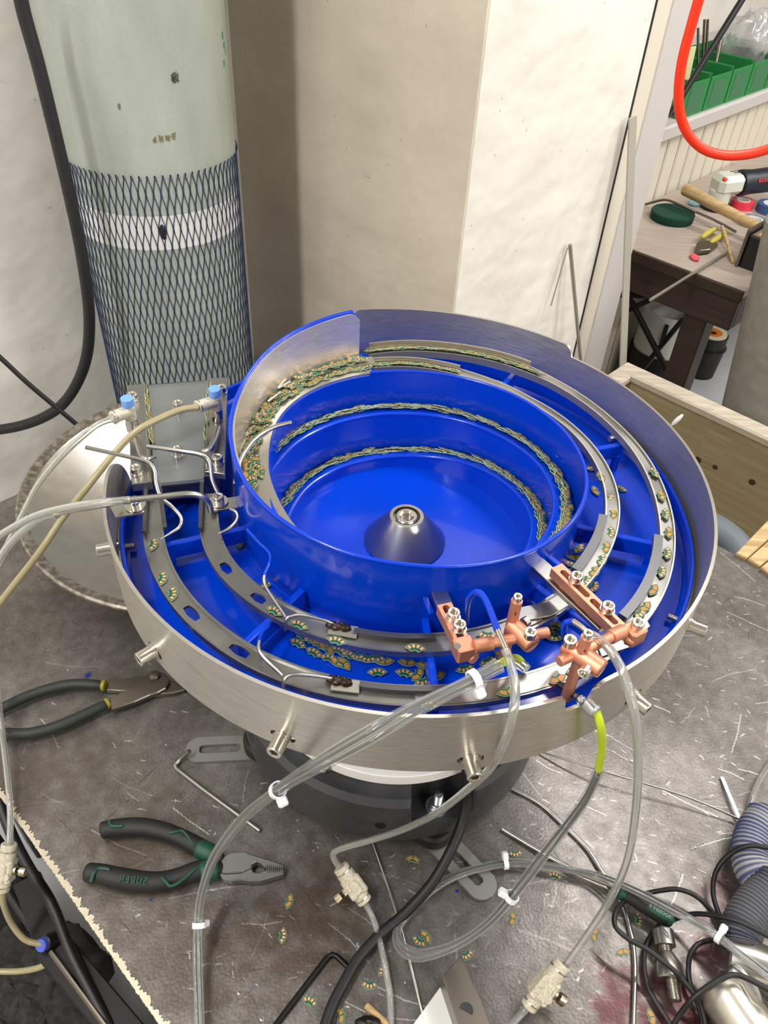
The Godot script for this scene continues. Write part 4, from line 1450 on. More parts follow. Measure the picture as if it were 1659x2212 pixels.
func build_chips() -> void:
	chip_meshes()
	rng.seed = 99
	var T := "circuit pieces lying loose on the table"
	# [x, y, fan, pads, label]
	var loose := [
		[612, 2021, 0, 1, "curved circuit piece on the table with copper pads facing right, left of the black cable"],
		[626, 1947, 10, 0, "tan faced curved circuit piece on the table right of the green pliers jaws"],
		[892, 1854, -85, 0, "tan faced curved circuit piece on the table just in front of the black drive"],
		[862, 1981, 100, 1, "curved circuit piece under the thin steel rod behind the black power cable"],
		[904, 2035, 120, 1, "copper side up circuit piece overlapped by a tan one right of the power cable"],
		[921, 2022, -40, 0, "tan faced circuit piece overlapping another one right of the power cable"],
		[827, 2092, 215, 1, "circuit piece half under the clear tube below the valve"],
		[798, 2129, 90, 1, "green circuit piece on the table left of the clear tube near the bottom"],
		[670, 2161, -70, 1, "circuit piece with pads facing up the picture right of the black hex key"],
		[737, 2193, -20, 0, "tan faced circuit piece at the bottom edge right of the black power cable"],
		[1108, 1985, 10, 0, "tan faced circuit piece beside the cable tie of the looped clear bundle"],
		[1114, 1845, 80, 1, "circuit piece under the clear bundle left of the cable tie by the steel rod"],
		[1009, 2065, 60, 1, "circuit piece at the upper corner of the bent steel bracket"],
		[1199, 1890, -75, 1, "circuit piece on the bright table between bundle and long clear tube"],
		[1381, 1986, 0, 1, "circuit piece in the shade of the green and black driver handle"],
		[1284, 2019, -160, 0, "tan faced circuit piece right of the long clear tube"],
		[1346, 2055, -100, 0, "tan faced circuit piece left of the curved steel rod"],
		[1408, 2197, -10, 0, "tan faced circuit piece at the bottom edge near the black cords"],
		[505, 1782, 20, 0, "tan faced circuit piece seen between the strands of the clear bundle"]]
	for e in loose: lay(e[0], e[1], 0.0006, e[2], e[3] == 1, e[4], T)
	# on the tracks
	var tr := [
		[333, 1176, 0.3512, 0, 1, "circuit piece on the outer track below the bent wire tip"], [353, 1249, 0.3512, -5, 1, "second circuit piece down the outer track on the left"], [375, 1282, 0.3512, -10, 1, "third circuit piece down the outer track on the left"],
		[728, 1382, 0.3525, -75, 1, "circuit piece on the inner track below the dark weld"], [595, 1318, 0.352, -60, 1, "circuit piece on the inner track left of the wire hook"], [648, 1348, 0.352, -65, 1, "circuit piece on the inner track under the wire hook"],
		[898, 1398, 0.3525, -85, 1, "circuit piece on the inner track left of the front copper bracket"], [1052, 1374, 0.354, 95, 1, "circuit piece on the inner track behind the copper rod"],
		[1096, 1496, 0.353, 70, 0, "tan faced circuit piece on the outer track beside the clear tube"], [1206, 1468, 0.353, 60, 0, "tan faced circuit piece on the outer track before the black sensor tip"],
		[1243, 1450, 0.353, 70, 1, "circuit piece on the outer track behind the knurled post"], [925, 1520, 0.352, -85, 1, "circuit piece on the outer track under the clear bundle"]]
	for e in tr: lay(e[0], e[1], e[2], e[3], e[4] == 1, e[5], "circuit pieces on the front and left of the tracks")
	row_of([[1413, 1275, 0.353, 35, 0], [1432, 1235, 0.354, 20, 1], [1444, 1195, 0.355, 15, 1], [1396, 1312, 0.353, 40, 0], [1385, 1325, 0.353, 40, 1], [1447, 1150, 0.356, 10, 0], [1440, 1110, 0.357, 5, 1], [1430, 1070, 0.358, -5, 0], [1415, 1020, 0.36, -15, 1]], 0.0, "%s circuit piece counted from the front on the right curve of the outer track", "circuit pieces on the right curve of the outer track")
	row_of([[1312, 1183, 0.3535, 15, 0], [1302, 1210, 0.3535, 25, 1], [1286, 1235, 0.353, 30, 0], [1268, 1255, 0.353, 40, 1], [1322, 1150, 0.354, 10, 1], [1326, 1110, 0.355, 5, 0], [1318, 1070, 0.356, -5, 1], [1300, 1030, 0.358, -15, 0]], 0.0, "%s circuit piece counted from the front on the right curve of the inner track", "circuit pieces on the right curve of the inner track")
	# fallen into the pan
	var near_wall := []
	var front := []
	for e in [[1281, 1012, -85, 1], [1285, 1060, 170, 0], [1340, 1054, -60, 1], [1247, 1162, -80, 1], [1252, 1185, 40, 1], [1243, 1205, 90, 0], [1237, 1220, -50, 1], [1240, 1232, 40, 1], [1246, 1255, -60, 1], [1285, 1268, 30, 1], [519, 1172, 180, 1], [578, 1262, 40, 1], [575, 1285, 100, 1], [590, 1300, 60, 0]]: near_wall.append([e[0], e[1], 0.3235, e[2], e[3]])
	for e in [[645, 1388, -60, 1], [680, 1408, -60, 1], [712, 1420, -75, 1], [728, 1432, 120, 0], [745, 1432, -40, 0], [655, 1372, -50, 1], [668, 1378, -60, 0], [690, 1390, -60, 0], [708, 1400, -50, 0], [735, 1404, -60, 1], [752, 1412, -70, 1], [775, 1420, 100, 1], [792, 1424, 100, 1], [812, 1424, 90, 1], [815, 1450, -95, 1], [880, 1432, 95, 0], [918, 1438, 90, 0], [875, 1452, -80, 1], [904, 1458, 30, 0], [916, 1474, 70, 1], [945, 1462, 60, 0], [832, 1430, 80, 0], [1005, 1446, 70, 1], [1055, 1430, 60, 1], [1085, 1418, -40, 0], [1195, 1362, 180, 1], [1197, 1378, 90, 1], [1150, 1345, 60, 1], [1203, 1350, -70, 0], [1236, 1332, 20, 1]]: front.append([e[0], e[1], 0.3235 + rng.randf() * 0.001, e[2], e[3]])
	row_of(near_wall, 0.0, "%s circuit piece counted from the front in the pan beside the bowl wall", "circuit pieces in the pan by the bowl wall")
	row_of(front, 1.0, "%s circuit piece counted from the left in the front of the blue pan", "circuit pieces in the front of the pan")
	# heaped on the steel ledge at the back left
	var many := []
	for i in 190:
		var k := i / 190.0
		var th := lerpf(-46.0, -163.0, pow(k, 0.92))
		var r1 := rim_r(180.0 - th) - 0.0075
		var r0 := skey(STEEL_R, th) + 0.008
		var out := 1.0 - pow(rng.randf(), 1.5) * 0.95
		if th < -138: out = rng.randf_range(0.9, 1.0) if i % 3 else rng.randf_range(0.08, 0.2)
		if th > -78: out = 1.0
		var r := lerpf(minf(r0, r1), r1, out)
		var pile := 0.0065 * out * (1.0 if th > -140 else 0.6) * rng.randf()
		var xf := heap_xf(th, r, skey(STEEL_H, th) + 0.001 + pile + (0.002 if th < -142 and out > 0.5 else 0.0), rng.randf_range(-0.25, 0.2), rng.randf_range(-0.9, 0.9) + (PI if rng.randf() < 0.5 else 0.0), rng.randf() < 0.5)
		if pile > 0.0022 or i % 5 == 0: chip(xf, "circuit piece in the heap on the steel ledge at the back left of the bowl", "circuit pieces heaped on the steel ledge")
		else: many.append(xf)
	# rows on the blue ledges, sloping down to the wall and lapping over each other
	for i in 240:
		var t := lerpf(352.0, 552.0, i / 240.0)
		var row := i % 2
		var th := ledge_th(t) + rng.randf_range(-1, 1)
		var xf := heap_xf(th, ledge_r(t) + 0.0095 + row * 0.002 + rng.randf() * 0.002, ledge_h(t) - 0.0008 + rng.randf() * 0.0042, rng.randf_range(-0.6, -0.2) if t < 520 else rng.randf_range(-0.3, -0.1), rng.randf_range(-0.4, 0.4) + (PI if rng.randf() < 0.5 else 0.0), rng.randf() < 0.5)
		if i % 3 == 0: chip(xf, "circuit piece in the row on the upper blue ledge inside the bowl", "circuit pieces on the upper blue ledge")
		else: many.append(xf)
	for i in 170:
		var t := lerpf(-6.0, 178.0, i / 170.0)
		var row := i % 2
		var th := ledge_th(t) + rng.randf_range(-1, 1)
		many.append(heap_xf(th, ledge_r(t) + 0.0085 + row * 0.002 + rng.randf() * 0.002, ledge_h(t) - 0.0008 + rng.randf() * 0.0036, rng.randf_range(-0.55, -0.15), rng.randf_range(-0.35, 0.35) + (PI if rng.randf() < 0.5 else 0.0), rng.randf() < 0.5))
	# thin rows on the back of both tracks
	for i in 44:
		var t := lerpf(-14.0, 38.0, i / 44.0)
		var xf := heap_xf(180.0 - t, skey(OUT_R, t) + 0.0005, skey(OUT_H, t) + 0.001 + rng.randf() * 0.0022, rng.randf_range(-0.45, -0.1), rng.randf_range(-0.3, 0.3), rng.randf() < 0.5)
		if i % 4 == 0: chip(xf, "%s circuit piece from the left in the row along the back of the outer track" % ORD[i / 4], "circuit pieces on the back of the outer track")
		else: many.append(xf)
	for i in 22:
		var t := lerpf(-14.0, 16.0, i / 22.0)
		many.append(heap_xf(180.0 - t, skey(INN_R, t) + 0.0005, skey(INN_H, t) + 0.001 + rng.randf() * 0.0015, rng.randf_range(-0.45, -0.1), rng.randf_range(-0.3, 0.3), rng.randf() < 0.5))
	var mm := MultiMesh.new()
	mm.transform_format = MultiMesh.TRANSFORM_3D
	mm.mesh = chip_all
	mm.instance_count = many.size()
	for i in many.size(): mm.set_instance_transform(i, many[i])
	var mi := MultiMeshInstance3D.new()
	mi.name = "circuit_pieces"
	mi.multimesh = mm
	add_child(mi)
	tag(mi, "mass of further circuit pieces packed along the blue ledges inside the bowl", "circuit pieces", "", "stuff")
	# the rows of pieces standing on edge under the clear cover
	for e in [[315, 838, 328, 950, "left"], [452, 824, 444, 945, "right"]]:
		for i in 9:
			var a := px(e[0], e[1], 0.3635)
			var b := px(e[2], e[3], 0.3635)
			var x := (b - a).normalized()
			var p := a.lerp(b, (i + 0.5) / 9.0)
			var fan := (Vector3.UP + x.cross(Vector3.UP) * 0.75 * (1.0 if i % 3 else -1.0)).normalized()
			var bs := Basis(fan, x.cross(fan) * -1.0, x).orthonormalized()
			if bs.determinant() < 0: bs = bs * Basis.from_scale(Vector3(1, -1, 1))
			chip(Transform3D(bs, p + Vector3(0, -0.0012, 0)), "%s circuit piece from the far end in the %s lane of the outlet block" % [ORD[i], e[4]], "circuit pieces in the %s outlet lane" % e[4])

# ---------- clear tubes, fibre bundles, valves
func clear_tube(called: String, pts: Array, r: float, label: String, m: Material = null, core := 0.0, bore := 0.6) -> Node3D:
	var sp := spl(path(pts), 7)
	var t := thing(called, label, "tube", sp[0])
	var st := new_st()
	hose(st, sp, r, r * bore)
	put(st, "tubing", m if m else M.clear, t)
	if core > 0:
		st = new_st()
		tube(st, sp, core, 6)
		put(st, "fibre", M.black, t)
	return t
func bundle(called: String, pts: Array, offs: Array, r: float, label: String, ties: Array) -> Node3D:
	var sp := spl(path(pts), 7)
	var fr := frames(sp)
	var t := thing(called, label, "tube bundle", sp[0])
	for o in offs:
		var q := []
		for i in sp.size():
			var s: float = 1.0 + 0.35 * sin(i * 0.21 + o[0] * 3.0)
			q.append(sp[i] + fr[i][0] * (o[0] * r * s) + fr[i][1] * (o[1] * r * s))
		var st := new_st()
		tube(st, q, r, 14)
		var h := put(st, "tubing", M.sheath, t)
		st = new_st()
		tube(st, q, r * 0.45, 8)
		sub(st, "fibre", M.cable, h)
	for e in ties:
		var i := int(e[0] * (sp.size() - 1))
		var ax: Vector3 = (sp[mini(i + 1, sp.size() - 1)] - sp[maxi(i - 1, 0)]).normalized()
		var rad: float = r * e[2]
		var st := new_st()
		lathe(st, [Vector2(rad, -0.0024), Vector2(rad + 0.0012, -0.0024), Vector2(rad + 0.0012, 0.0024), Vector2(rad, 0.0024)], frame_at(sp[i], ax), 24, true)
		var tie := put(st, "cable_tie", M.tie, t)
		st = new_st()
		var away: Vector3 = (cr * cos(deg_to_rad(e[1])) - cu * sin(deg_to_rad(e[1])))
		away = (away - ax * away.dot(ax)).normalized()
		bx(st, Vector3(0.0072, 0.0075, 0.0062), Transform3D(Basis(ax.cross(away), away, ax).orthonormalized(), sp[i] + away * (rad + 0.0035)), 0.0012)
		sub(st, "tie_head", M.tie, tie)
	return t
func valve(a: Vector3, b: Vector3, side: Vector3, label: String) -> void:
	var d := (b - a).normalized()
	var s := (side - d * side.dot(d)).normalized()
	var u := d.cross(s)
	var L := a.distance_to(b)
	var t := thing("flow_valve", label, "valve", (a + b) / 2)
	var st := new_st()
	cyl(st, a, a + d * L * 0.3, 0.0078, 28, 0.0009)
	cyl(st, a + d * L * 0.14, a + d * L * 0.42, 0.0084, 28, 0.0006)
	cyl(st, b - d * L * 0.28, b, 0.0074, 28, 0.0009)
	put(st, "body_end", M.ivory, t)
	st = new_st()
	bx(st, Vector3(0.0185, 0.0155, L * 0.5), Transform3D(Basis(s, u, -d if s.cross(u).dot(-d) > 0 else d), (a + b) / 2 + d * L * 0.05), 0.002)
	bx(st, Vector3(0.009, 0.0036, L * 0.34), Transform3D(Basis(s, u, -d if s.cross(u).dot(-d) > 0 else d), (a + b) / 2 + d * L * 0.06 + u * 0.0078 * (1.0 if u.y > 0 else -1.0)), 0.001)
	cyl(st, (a + b) / 2 + s * 0.0055 + d * 0.006, (a + b) / 2 + s * 0.0055 + d * 0.006 + u * 0.0092 * (1.0 if u.y > 0 else -1.0), 0.0038, 18, 0.0006)
	put(st, "body", M.ivory, t)
	st = new_st()
	cyl(st, a + d * L * 0.12, a + d * L * 0.145, 0.0086, 28)
	put(st, "steel_ring", M.screw, t)
	st = new_st()
	cyl(st, b - d * L * 0.13, b - d * L * 0.105, 0.0079, 28)
	put(st, "steel_ring", M.screw, t)
	var c := (a + b) / 2 + d * L * 0.02
	st = new_st()
	cyl(st, c + s * 0.007, c + s * 0.0118, 0.0042, 20, 0.0004)
	cyl(st, c + s * 0.011, c + s * 0.0165, 0.0021, 16)
	put(st, "stem", M.weld, t)
	st = new_st()
	var n := 28
	for e in [[0.0085, 0.012, 0.0046], [0.0155, 0.0215, 0.0048]]:
		var rings := []
		var xf := frame_at(c, s)
		for k in 2:
			var q := PackedVector3Array()
			for j in n:
				var an := TAU * j / n
				var rr: float = e[2] + (0.0003 if j % 2 == 0 else -0.0003)
				q.append(xf * Vector3(cos(an) * rr, e[k], sin(an) * rr))
			rings.append(q)
		loft(st, rings, true)
	put(st, "knurled_knob", mat(Color(0.74, 0.68, 0.56), 0.3, 1.0), t)
func build_tubes() -> void:
	bundle("fibre_bundle", [1080, 1437, 0.402, 1012, 1474, 0.4, 900, 1527, 0.396, 790, 1590, 0.388, 690, 1650, 0.345, 600, 1707, 0.26, 520, 1772, 0.17, 462, 1850, 0.095, 436, 1930, 0.05, 430, 2010, 0.03, 430, 2100, 0.02, 434, 2260, 0.012], [[-1.25, -0.2], [1.25, -0.2], [0.05, 0.9]], 0.0025, "clear sheathed fibre bundle running down from the front bracket to the lower left", [[0.085, 75.0, 2.1], [0.455, 75.0, 2.1], [0.815, 80.0, 2.1]])
	bundle("fibre_bundle", [1293, 1665, 0.285, 1262, 1730, 0.235, 1212, 1800, 0.19, 1165, 1862, 0.16, 1105, 1938, 0.12, 1050, 1998, 0.085, 980, 2045, 0.055, 910, 2065, 0.03, 872, 2050, 0.02, 858, 2020, 0.014, 872, 1985, 0.01, 930, 1925, 0.008, 1000, 1887, 0.008, 1107, 1864, 0.01, 1200, 1872, 0.012, 1290, 1890, 0.014, 1380, 1928, 0.03, 1470, 1976, 0.045, 1536, 2012, 0.05, 1600, 2060, 0.055, 1700, 2140, 0.06], [[-1.2, -0.2], [1.2, -0.2], [0.0, 0.8]], 0.0024, "long looped clear fibre bundle crossing the table from the right bracket", [[0.2, 200.0, 2.0], [0.645, -95.0, 1.9], [0.915, -45.0, 2.0]])
	for e in [[[1128, 1432, 0.357, 1116, 1422, 0.366, 1098, 1424, 0.38, 1072, 1440, 0.401], "short yellow sensor sleeve entering the clear bundle at the front bracket"], [[1288, 1536, 0.364, 1298, 1572, 0.352, 1300, 1618, 0.32, 1293, 1662, 0.287], "yellow sensor sleeve hanging below the right copper bracket"]]:
		var st := new_st()
		tube(st, spl(path(e[0]), 8), 0.0028, 14)
		one(st, "sensor_sleeve", M.yellow, e[1], "sleeve")
	clear_tube("air_tube", [1092, 1405, 0.402, 1104, 1440, 0.402, 1113, 1490, 0.4, 1108, 1540, 0.392, 1090, 1600, 0.355, 1058, 1660, 0.3, 1010, 1705, 0.245, 940, 1758, 0.18, 870, 1792, 0.125, 800, 1815, 0.088, 745, 1830, 0.066, 721, 1842, 0.055, 723, 1858, 0.047, 738, 1880, 0.036], 0.0031, "clear air tube curling from the blue nozzle down to the ivory valve in the middle")
	clear_tube("air_tube", [785, 1945, 0.014, 806, 1985, 0.012, 822, 2040, 0.01, 834, 2100, 0.008, 843, 2160, 0.006, 845, 2250, 0.005], 0.0029, "clear air tube leaving the middle valve towards the bottom edge")
	valve(px(735, 1872, 0.036), px(789, 1948, 0.014), px(715, 1950, 0.016) - px(762, 1915, 0.02), "ivory flow control valve with knurled knob lying in the middle of the table")
	clear_tube("air_tube", [1268, 1368, 0.397, 1300, 1385, 0.4, 1330, 1422, 0.402, 1352, 1470, 0.398, 1368, 1530, 0.385, 1377, 1600, 0.35, 1378, 1680, 0.3, 1372, 1760, 0.24, 1357, 1850, 0.175, 1325, 1930, 0.12, 1275, 2010, 0.075, 1222, 2085, 0.045], 0.0032, "long clear air tube falling from the right bracket to the lower right valve")
	valve(px(1218, 2080, 0.044), px(1140, 2176, 0.014), px(1245, 2155, 0.02) - px(1185, 2125, 0.028), "ivory flow control valve with knurled knob at the bottom edge")
	clear_tube("air_tube", [1142, 2172, 0.014, 1118, 2200, 0.01, 1080, 2240, 0.008], 0.003, "short clear air tube leaving the lower right valve")
	# left side
	clear_tube("air_tube", [246, 904, 0.388, 216, 915, 0.388, 189, 934, 0.382, 135, 983, 0.36, 84, 1045, 0.33, 51, 1107, 0.3, 18, 1172, 0.27, -40, 1290, 0.22], 0.003, "clear air tube arching left from the left blue capped fitting")
	clear_tube("air_tube", [428, 880, 0.388, 396, 884, 0.39, 358, 898, 0.39, 297, 930, 0.385, 250, 976, 0.37, 189, 1052, 0.345, 135, 1120, 0.32, 84, 1195, 0.295, 0, 1302, 0.25, -60, 1385, 0.22], 0.0031, "yellowed air tube crossing from the right blue capped fitting to the left edge", M.amber)
	clear_tube("air_tube", [282, 1080, 0.405, 216, 1086, 0.404, 152, 1095, 0.396, 84, 1112, 0.38, 34, 1136, 0.36, -30, 1175, 0.33], 0.0031, "upper clear tube pushed over the long air pipe at left")
	clear_tube("air_tube", [125, 1111, 0.385, 95, 1118, 0.378, 62, 1137, 0.365, 27, 1168, 0.35, 0, 1205, 0.335, -40, 1275, 0.31], 0.0031, "lower clear tube pushed over the short air pipe at left")
	var st := new_st()
	tube(st, spl(path([118, 1112, 0.386, 150, 1104, 0.39, 190, 1098, 0.392, 232, 1090, 0.39, 262, 1086, 0.385]), 6), 0.0019, 12)
	one(st, "air_pipe", M.steel, "thin bare steel air pipe running left between two clear tubes", "pipe")
	clear_tube("air_tube", [-8, 1480, 0.05, 4, 1580, 0.03, 16, 1680, 0.02, 22, 1760, 0.01, 20, 1832, -0.005], 0.0032, "clear air tube hanging over the table edge at far left")
	valve(px(20, 1822, -0.004), px(4, 1925, -0.04), px(48, 1880, -0.02) - px(12, 1875, -0.02), "ivory flow control valve hanging at the left edge beside the table")
	clear_tube("air_tube", [5, 1922, -0.04, 8, 1955, -0.06, 25, 1995, -0.09, 55, 2030, -0.11, 95, 2040, -0.12], 0.0032, "yellowed air tube from the hanging valve to a blue push fitting", M.amber)
	clear_tube("air_tube", [-20, 2098, -0.2, 40, 2098, -0.2, 90, 2088, -0.19, 135, 2060, -0.17], 0.0034, "yellowed air tube curving below the blue push fitting", M.amber)
	# power cable of the drive
	st = new_st()
	tube(st, spl(path([985, 1600, 0.2, 1006, 1650, 0.13, 1010, 1710, 0.085, 1000, 1770, 0.06, 975, 1835, 0.045, 935, 1905, 0.028, 880, 1968, 0.015, 820, 2020, 0.009, 775, 2070, 0.007, 745, 2120, 0.007, 715, 2180, 0.007, 690, 2260, 0.007]), 8), 0.0052, 16)
	one(st, "power_cable", M.cable, "thick black power cable running from the drive towards the bottom edge", "cable")

# ---------- tools and oddments on the table
func taper_tube(st: SurfaceTool, pts: Array, rk: Array, flatten := 1.0) -> void:
	var sp := spl(path(pts), 8)
	var fr := frames(sp)
	var rings := []
	var n := sp.size()
	for i in n:
		var r := skey(rk, float(i) / (n - 1), 0.02)
		var e := minf(float(i), float(n - 1 - i))
		if e < 3: r *= [0.45, 0.8, 0.94][int(e)]
		var q := PackedVector3Array()
		for j in 20:
			var a := TAU * j / 20
			q.append(sp[i] + fr[i][0] * (cos(a) * r) + fr[i][1] * (sin(a) * r * flatten))
		rings.append(q)
	loft(st, rings)
func build_tools() -> void:
	# old slip joint pliers at the left
	var t := thing("pliers", "old pliers with worn dark grey grips and yellow bands, jaws under the ring", "pliers", px(200, 1520, 0))
	var st := new_st()
	flat(st, [236, 1511, 262, 1494, 290, 1481, 310, 1464, 322, 1452, 337, 1447, 352, 1452, 362, 1462, 366, 1472, 358, 1486, 340, 1496, 324, 1501, 290, 1516, 240, 1533], 0.007, 0.006, 0.0012)
	put(st, "jaw_arm", M.oldsteel, t)
	st = new_st()
	flat(st, [226, 1469, 262, 1466, 304, 1460, 330, 1468, 350, 1468, 372, 1470, 392, 1476, 402, 1484, 398, 1490, 375, 1496, 345, 1499, 318, 1500, 300, 1490, 260, 1492, 230, 1490], 0.002, 0.006, 0.0012)
	put(st, "jaw_arm", M.oldsteel, t)
	st = new_st()
	var pc := px(334, 1459, 0.014)
	lathe(st, [Vector2(0, 0), Vector2(0.0064, 0), Vector2(0.0066, 0.0012), Vector2(0.005, 0.0034), Vector2(0, 0.0042)], Transform3D(Basis.IDENTITY, pc), 28)
	var pv_ := put(st, "pivot", M.oldsteel, t)
	st = new_st()
	cyl(st, px(334, 1473, 0.0129), px(334, 1473, 0.0132), 0.0042, 20)
	sub(st, "pivot_slot", M.black, pv_)
	for e in [[-60, 1560, 0.01, 0, 1532, 0.01, 60, 1504, 0.01, 120, 1485, 0.01, 170, 1478, 0.01, 224, 1481, 0.01], [-60, 1592, 0.01, 0, 1585, 0.01, 60, 1585, 0.01, 120, 1571, 0.01, 180, 1545, 0.01, 238, 1517, 0.01]]:
		st = new_st()
		taper_tube(st, e, [[0, 0.0062], [0.7, 0.0066], [1, 0.0058]])
		put(st, "grip", M.oldgrip, t)
	for e in [[220, 1480, 0.01, 228, 1481, 0.01], [229, 1521, 0.01, 236, 1517, 0.01]]:
		st = new_st()
		cyl(st, px(e[0], e[1], 0.0102), px(e[3], e[4], 0.0102), 0.0064, 22, 0.0006)
		put(st, "yellow_band", M.gripband, t)
	# combination pliers with green and black handles
	t = thing("pliers", "combination pliers with black and green moulded handles lying beside the clear bundle", "pliers", px(400, 1860, 0))
	st = new_st()
	flat(st, [466, 1869, 476, 1858, 487, 1847, 497, 1841, 515, 1839, 532, 1839, 537, 1843, 560, 1850, 590, 1859, 613, 1868, 615, 1874, 600, 1874, 580, 1872, 572, 1872, 564, 1864, 553, 1861, 545, 1866, 543, 1874, 520, 1884, 490, 1886, 470, 1884], 0.003, 0.009, 0.0012)
	put(st, "upper_jaw", M.toolsteel, t)
	st = new_st()
	flat(st, [470, 1885, 490, 1887, 520, 1885, 543, 1875, 548, 1883, 560, 1884, 572, 1879, 580, 1878, 614, 1878, 612, 1887, 590, 1894, 562, 1902, 540, 1903, 520, 1900, 500, 1903, 482, 1898], 0.003, 0.0085, 0.0012)
	put(st, "lower_jaw", M.toolsteel, t)
	st = new_st()
	for k in 9:
		beam(st, px(576 + k * 4.2, 1868 + k * 0.4, 0.0125), px(577 + k * 4.2, 1884 - k * 0.2, 0.0125), 0.0009, 0.001)
	put(st, "teeth", M.hexkey, t)
	for e in [[[216, 1796, 0.011, 240, 1790, 0.011, 280, 1787, 0.011, 320, 1789, 0.011, 360, 1798, 0.011, 395, 1812, 0.011, 428, 1830, 0.011, 458, 1848, 0.01, 480, 1862, 0.009], [[0, 0.0086], [0.3, 0.0098], [0.6, 0.0088], [0.8, 0.0096], [1, 0.006]]], [[182, 1884, 0.011, 215, 1888, 0.011, 260, 1898, 0.011, 305, 1905, 0.011, 345, 1905, 0.011, 385, 1896, 0.011, 420, 1884, 0.011, 455, 1877, 0.01, 482, 1876, 0.009], [[0, 0.009], [0.3, 0.0105], [0.6, 0.0092], [0.82, 0.0102], [1, 0.006]]]]:
		st = new_st()
		taper_tube(st, e[0], e[1], 0.95)
		put(st, "handle", M.grip, t)
	st = new_st()
	taper_tube(st, [424, 1830, 0.0122, 446, 1840, 0.0118, 468, 1852, 0.0108], [[0, 0.0088], [0.6, 0.0098], [1, 0.0082]])
	taper_tube(st, [430, 1886, 0.0122, 452, 1880, 0.0118, 474, 1878, 0.0108], [[0, 0.0096], [0.6, 0.0108], [1, 0.0088]])
	put(st, "green_collar", M.gripgreen, t)
	st = new_st()
	for e in [[[366, 1799, 0.0195, 378, 1797, 0.02, 392, 1794, 0.0185, 402, 1802, 0.0185, 412, 1816, 0.0185, 420, 1828, 0.019], 0.0016], [[237, 1773, 0.018, 240, 1783, 0.0195, 252, 1785, 0.0195, 266, 1784, 0.0195], 0.002], [[196, 1905, 0.0175, 203, 1886, 0.0205, 212, 1877, 0.0195, 226, 1876, 0.0195, 238, 1879, 0.0195], 0.002], [[350, 1896, 0.0205, 360, 1906, 0.021, 368, 1914, 0.0205, 384, 1908, 0.0205, 402, 1894, 0.0205, 418, 1880, 0.0205, 430, 1872, 0.019], 0.0018]]:
		tube(st, spl(path(e[0]), 6), e[1], 8)
	put(st, "green_inlay", M.gripgreen, t)
	var tm := TextMesh.new()
	var sf := SystemFont.new()
	sf.font_names = PackedStringArray(["Droid Sans"])
	sf.font_weight = 700
	tm.font = sf
	tm.text = "SUPER"
	tm.font_size = 64
	tm.pixel_size = 0.0001435
	tm.depth = 0.0006
	var tx := MeshInstance3D.new()
	tx.name = "lettering"
	tx.mesh = tm
	tm.material = M.gripgreen
	t.add_child(tx)
	var xa := (px(250, 1897, 0.02) - px(327, 1904, 0.02)).normalized()
	tx.transform = Transform3D(Basis(xa, Vector3.UP.cross(xa) * -1.0, Vector3.UP).orthonormalized(), px(288, 1901, 0.0215) - t.position)
	if tx.basis.determinant() < 0: tx.basis = tx.basis * Basis.from_scale(Vector3(1, 1, -1))
	# hex keys
	st = new_st()
	tube(st, spl(path([409, 1622, 0.018, 392, 1638, 0.006, 382, 1649, 0.003]), 4) + path([378, 1654, 0.0028, 382, 1661, 0.0028]) + path([440, 1706, 0.0028, 562, 1794, 0.0028]), 0.0026, 6)
	one(st, "hex_key", M.hexkey, "long steel hex key lying left of the black drive", "hex key")
	st = new_st()
	tube(st, path([762, 2098, 0.0028, 728, 2066, 0.0028, 718, 2062, 0.0028, 707, 2068, 0.0028, 597, 2212, 0.0028, 560, 2262, 0.0028]), 0.0027, 6)
	one(st, "hex_key", M.blackkey, "black hex key at the bottom left of the power cable", "hex key")
	# rods and wires
	for e in [[[802, 1808, 0.0018, 860, 1985, 0.0018, 925, 2240, 0.0018], 0.0015, "thin straight steel rod on the table crossing under the power cable"], [[1080, 1690, 0.004, 1110, 1705, 0.003, 1165, 1735, 0.0025, 1212, 1777, 0.0025, 1265, 1830, 0.0025, 1300, 1884, 0.0025, 1340, 1945, 0.0025, 1361, 2010, 0.0025, 1371, 2090, 0.0025, 1366, 2250, 0.0025], 0.0024, "curved steel rod sweeping down the right of the table"], [[1085, 1790, 0.003, 1160, 1835, 0.004, 1240, 1880, 0.006, 1325, 1914, 0.008], 0.0026, "short straight steel rod ending at the green and black handle"], [[1150, 1618, 0.002, 1290, 1662, 0.016, 1480, 1720, 0.014, 1612, 1776, 0.006], 0.0011, "fine straight wire slanting over the bright part of the table"]]:
		st = new_st()
		tube(st, spl(path(e[0]), 8), e[1], 10)
		one(st, "steel_rod", M.steel, e[2], "rod")
	t = thing("pin", "tiny pin with a blue end beside the striped glove", "pin", px(1630, 1765, 0))
	st = new_st()
	tube(st, path([1616, 1777, 0.0012, 1626, 1776, 0.002, 1636, 1750, 0.01]), 0.0009, 8)
	put(st, "shank", M.steel, t)
	st = new_st()
	cyl(st, px(1636, 1751, 0.0095), px(1639, 1743, 0.0125), 0.0017, 10, 0.0003)
	put(st, "blue_tip", M.blue, t)
	st = new_st()
	for k in 8:
		var a := px(1559 + k * 7.4, 1678 + k * 17.6, 0.0025 + 0.004 * sin(k * 0.4))
		var b := px(1566.4 + k * 7.4, 1695.6 + k * 17.6, 0.0025 + 0.004 * sin((k + 1) * 0.4))
		beam(st, a, b, 0.0042, 0.0011, 0.0002)
	one(st, "cable_tie", M.tie, "loose white cable tie lying beside the striped glove", "cable tie")
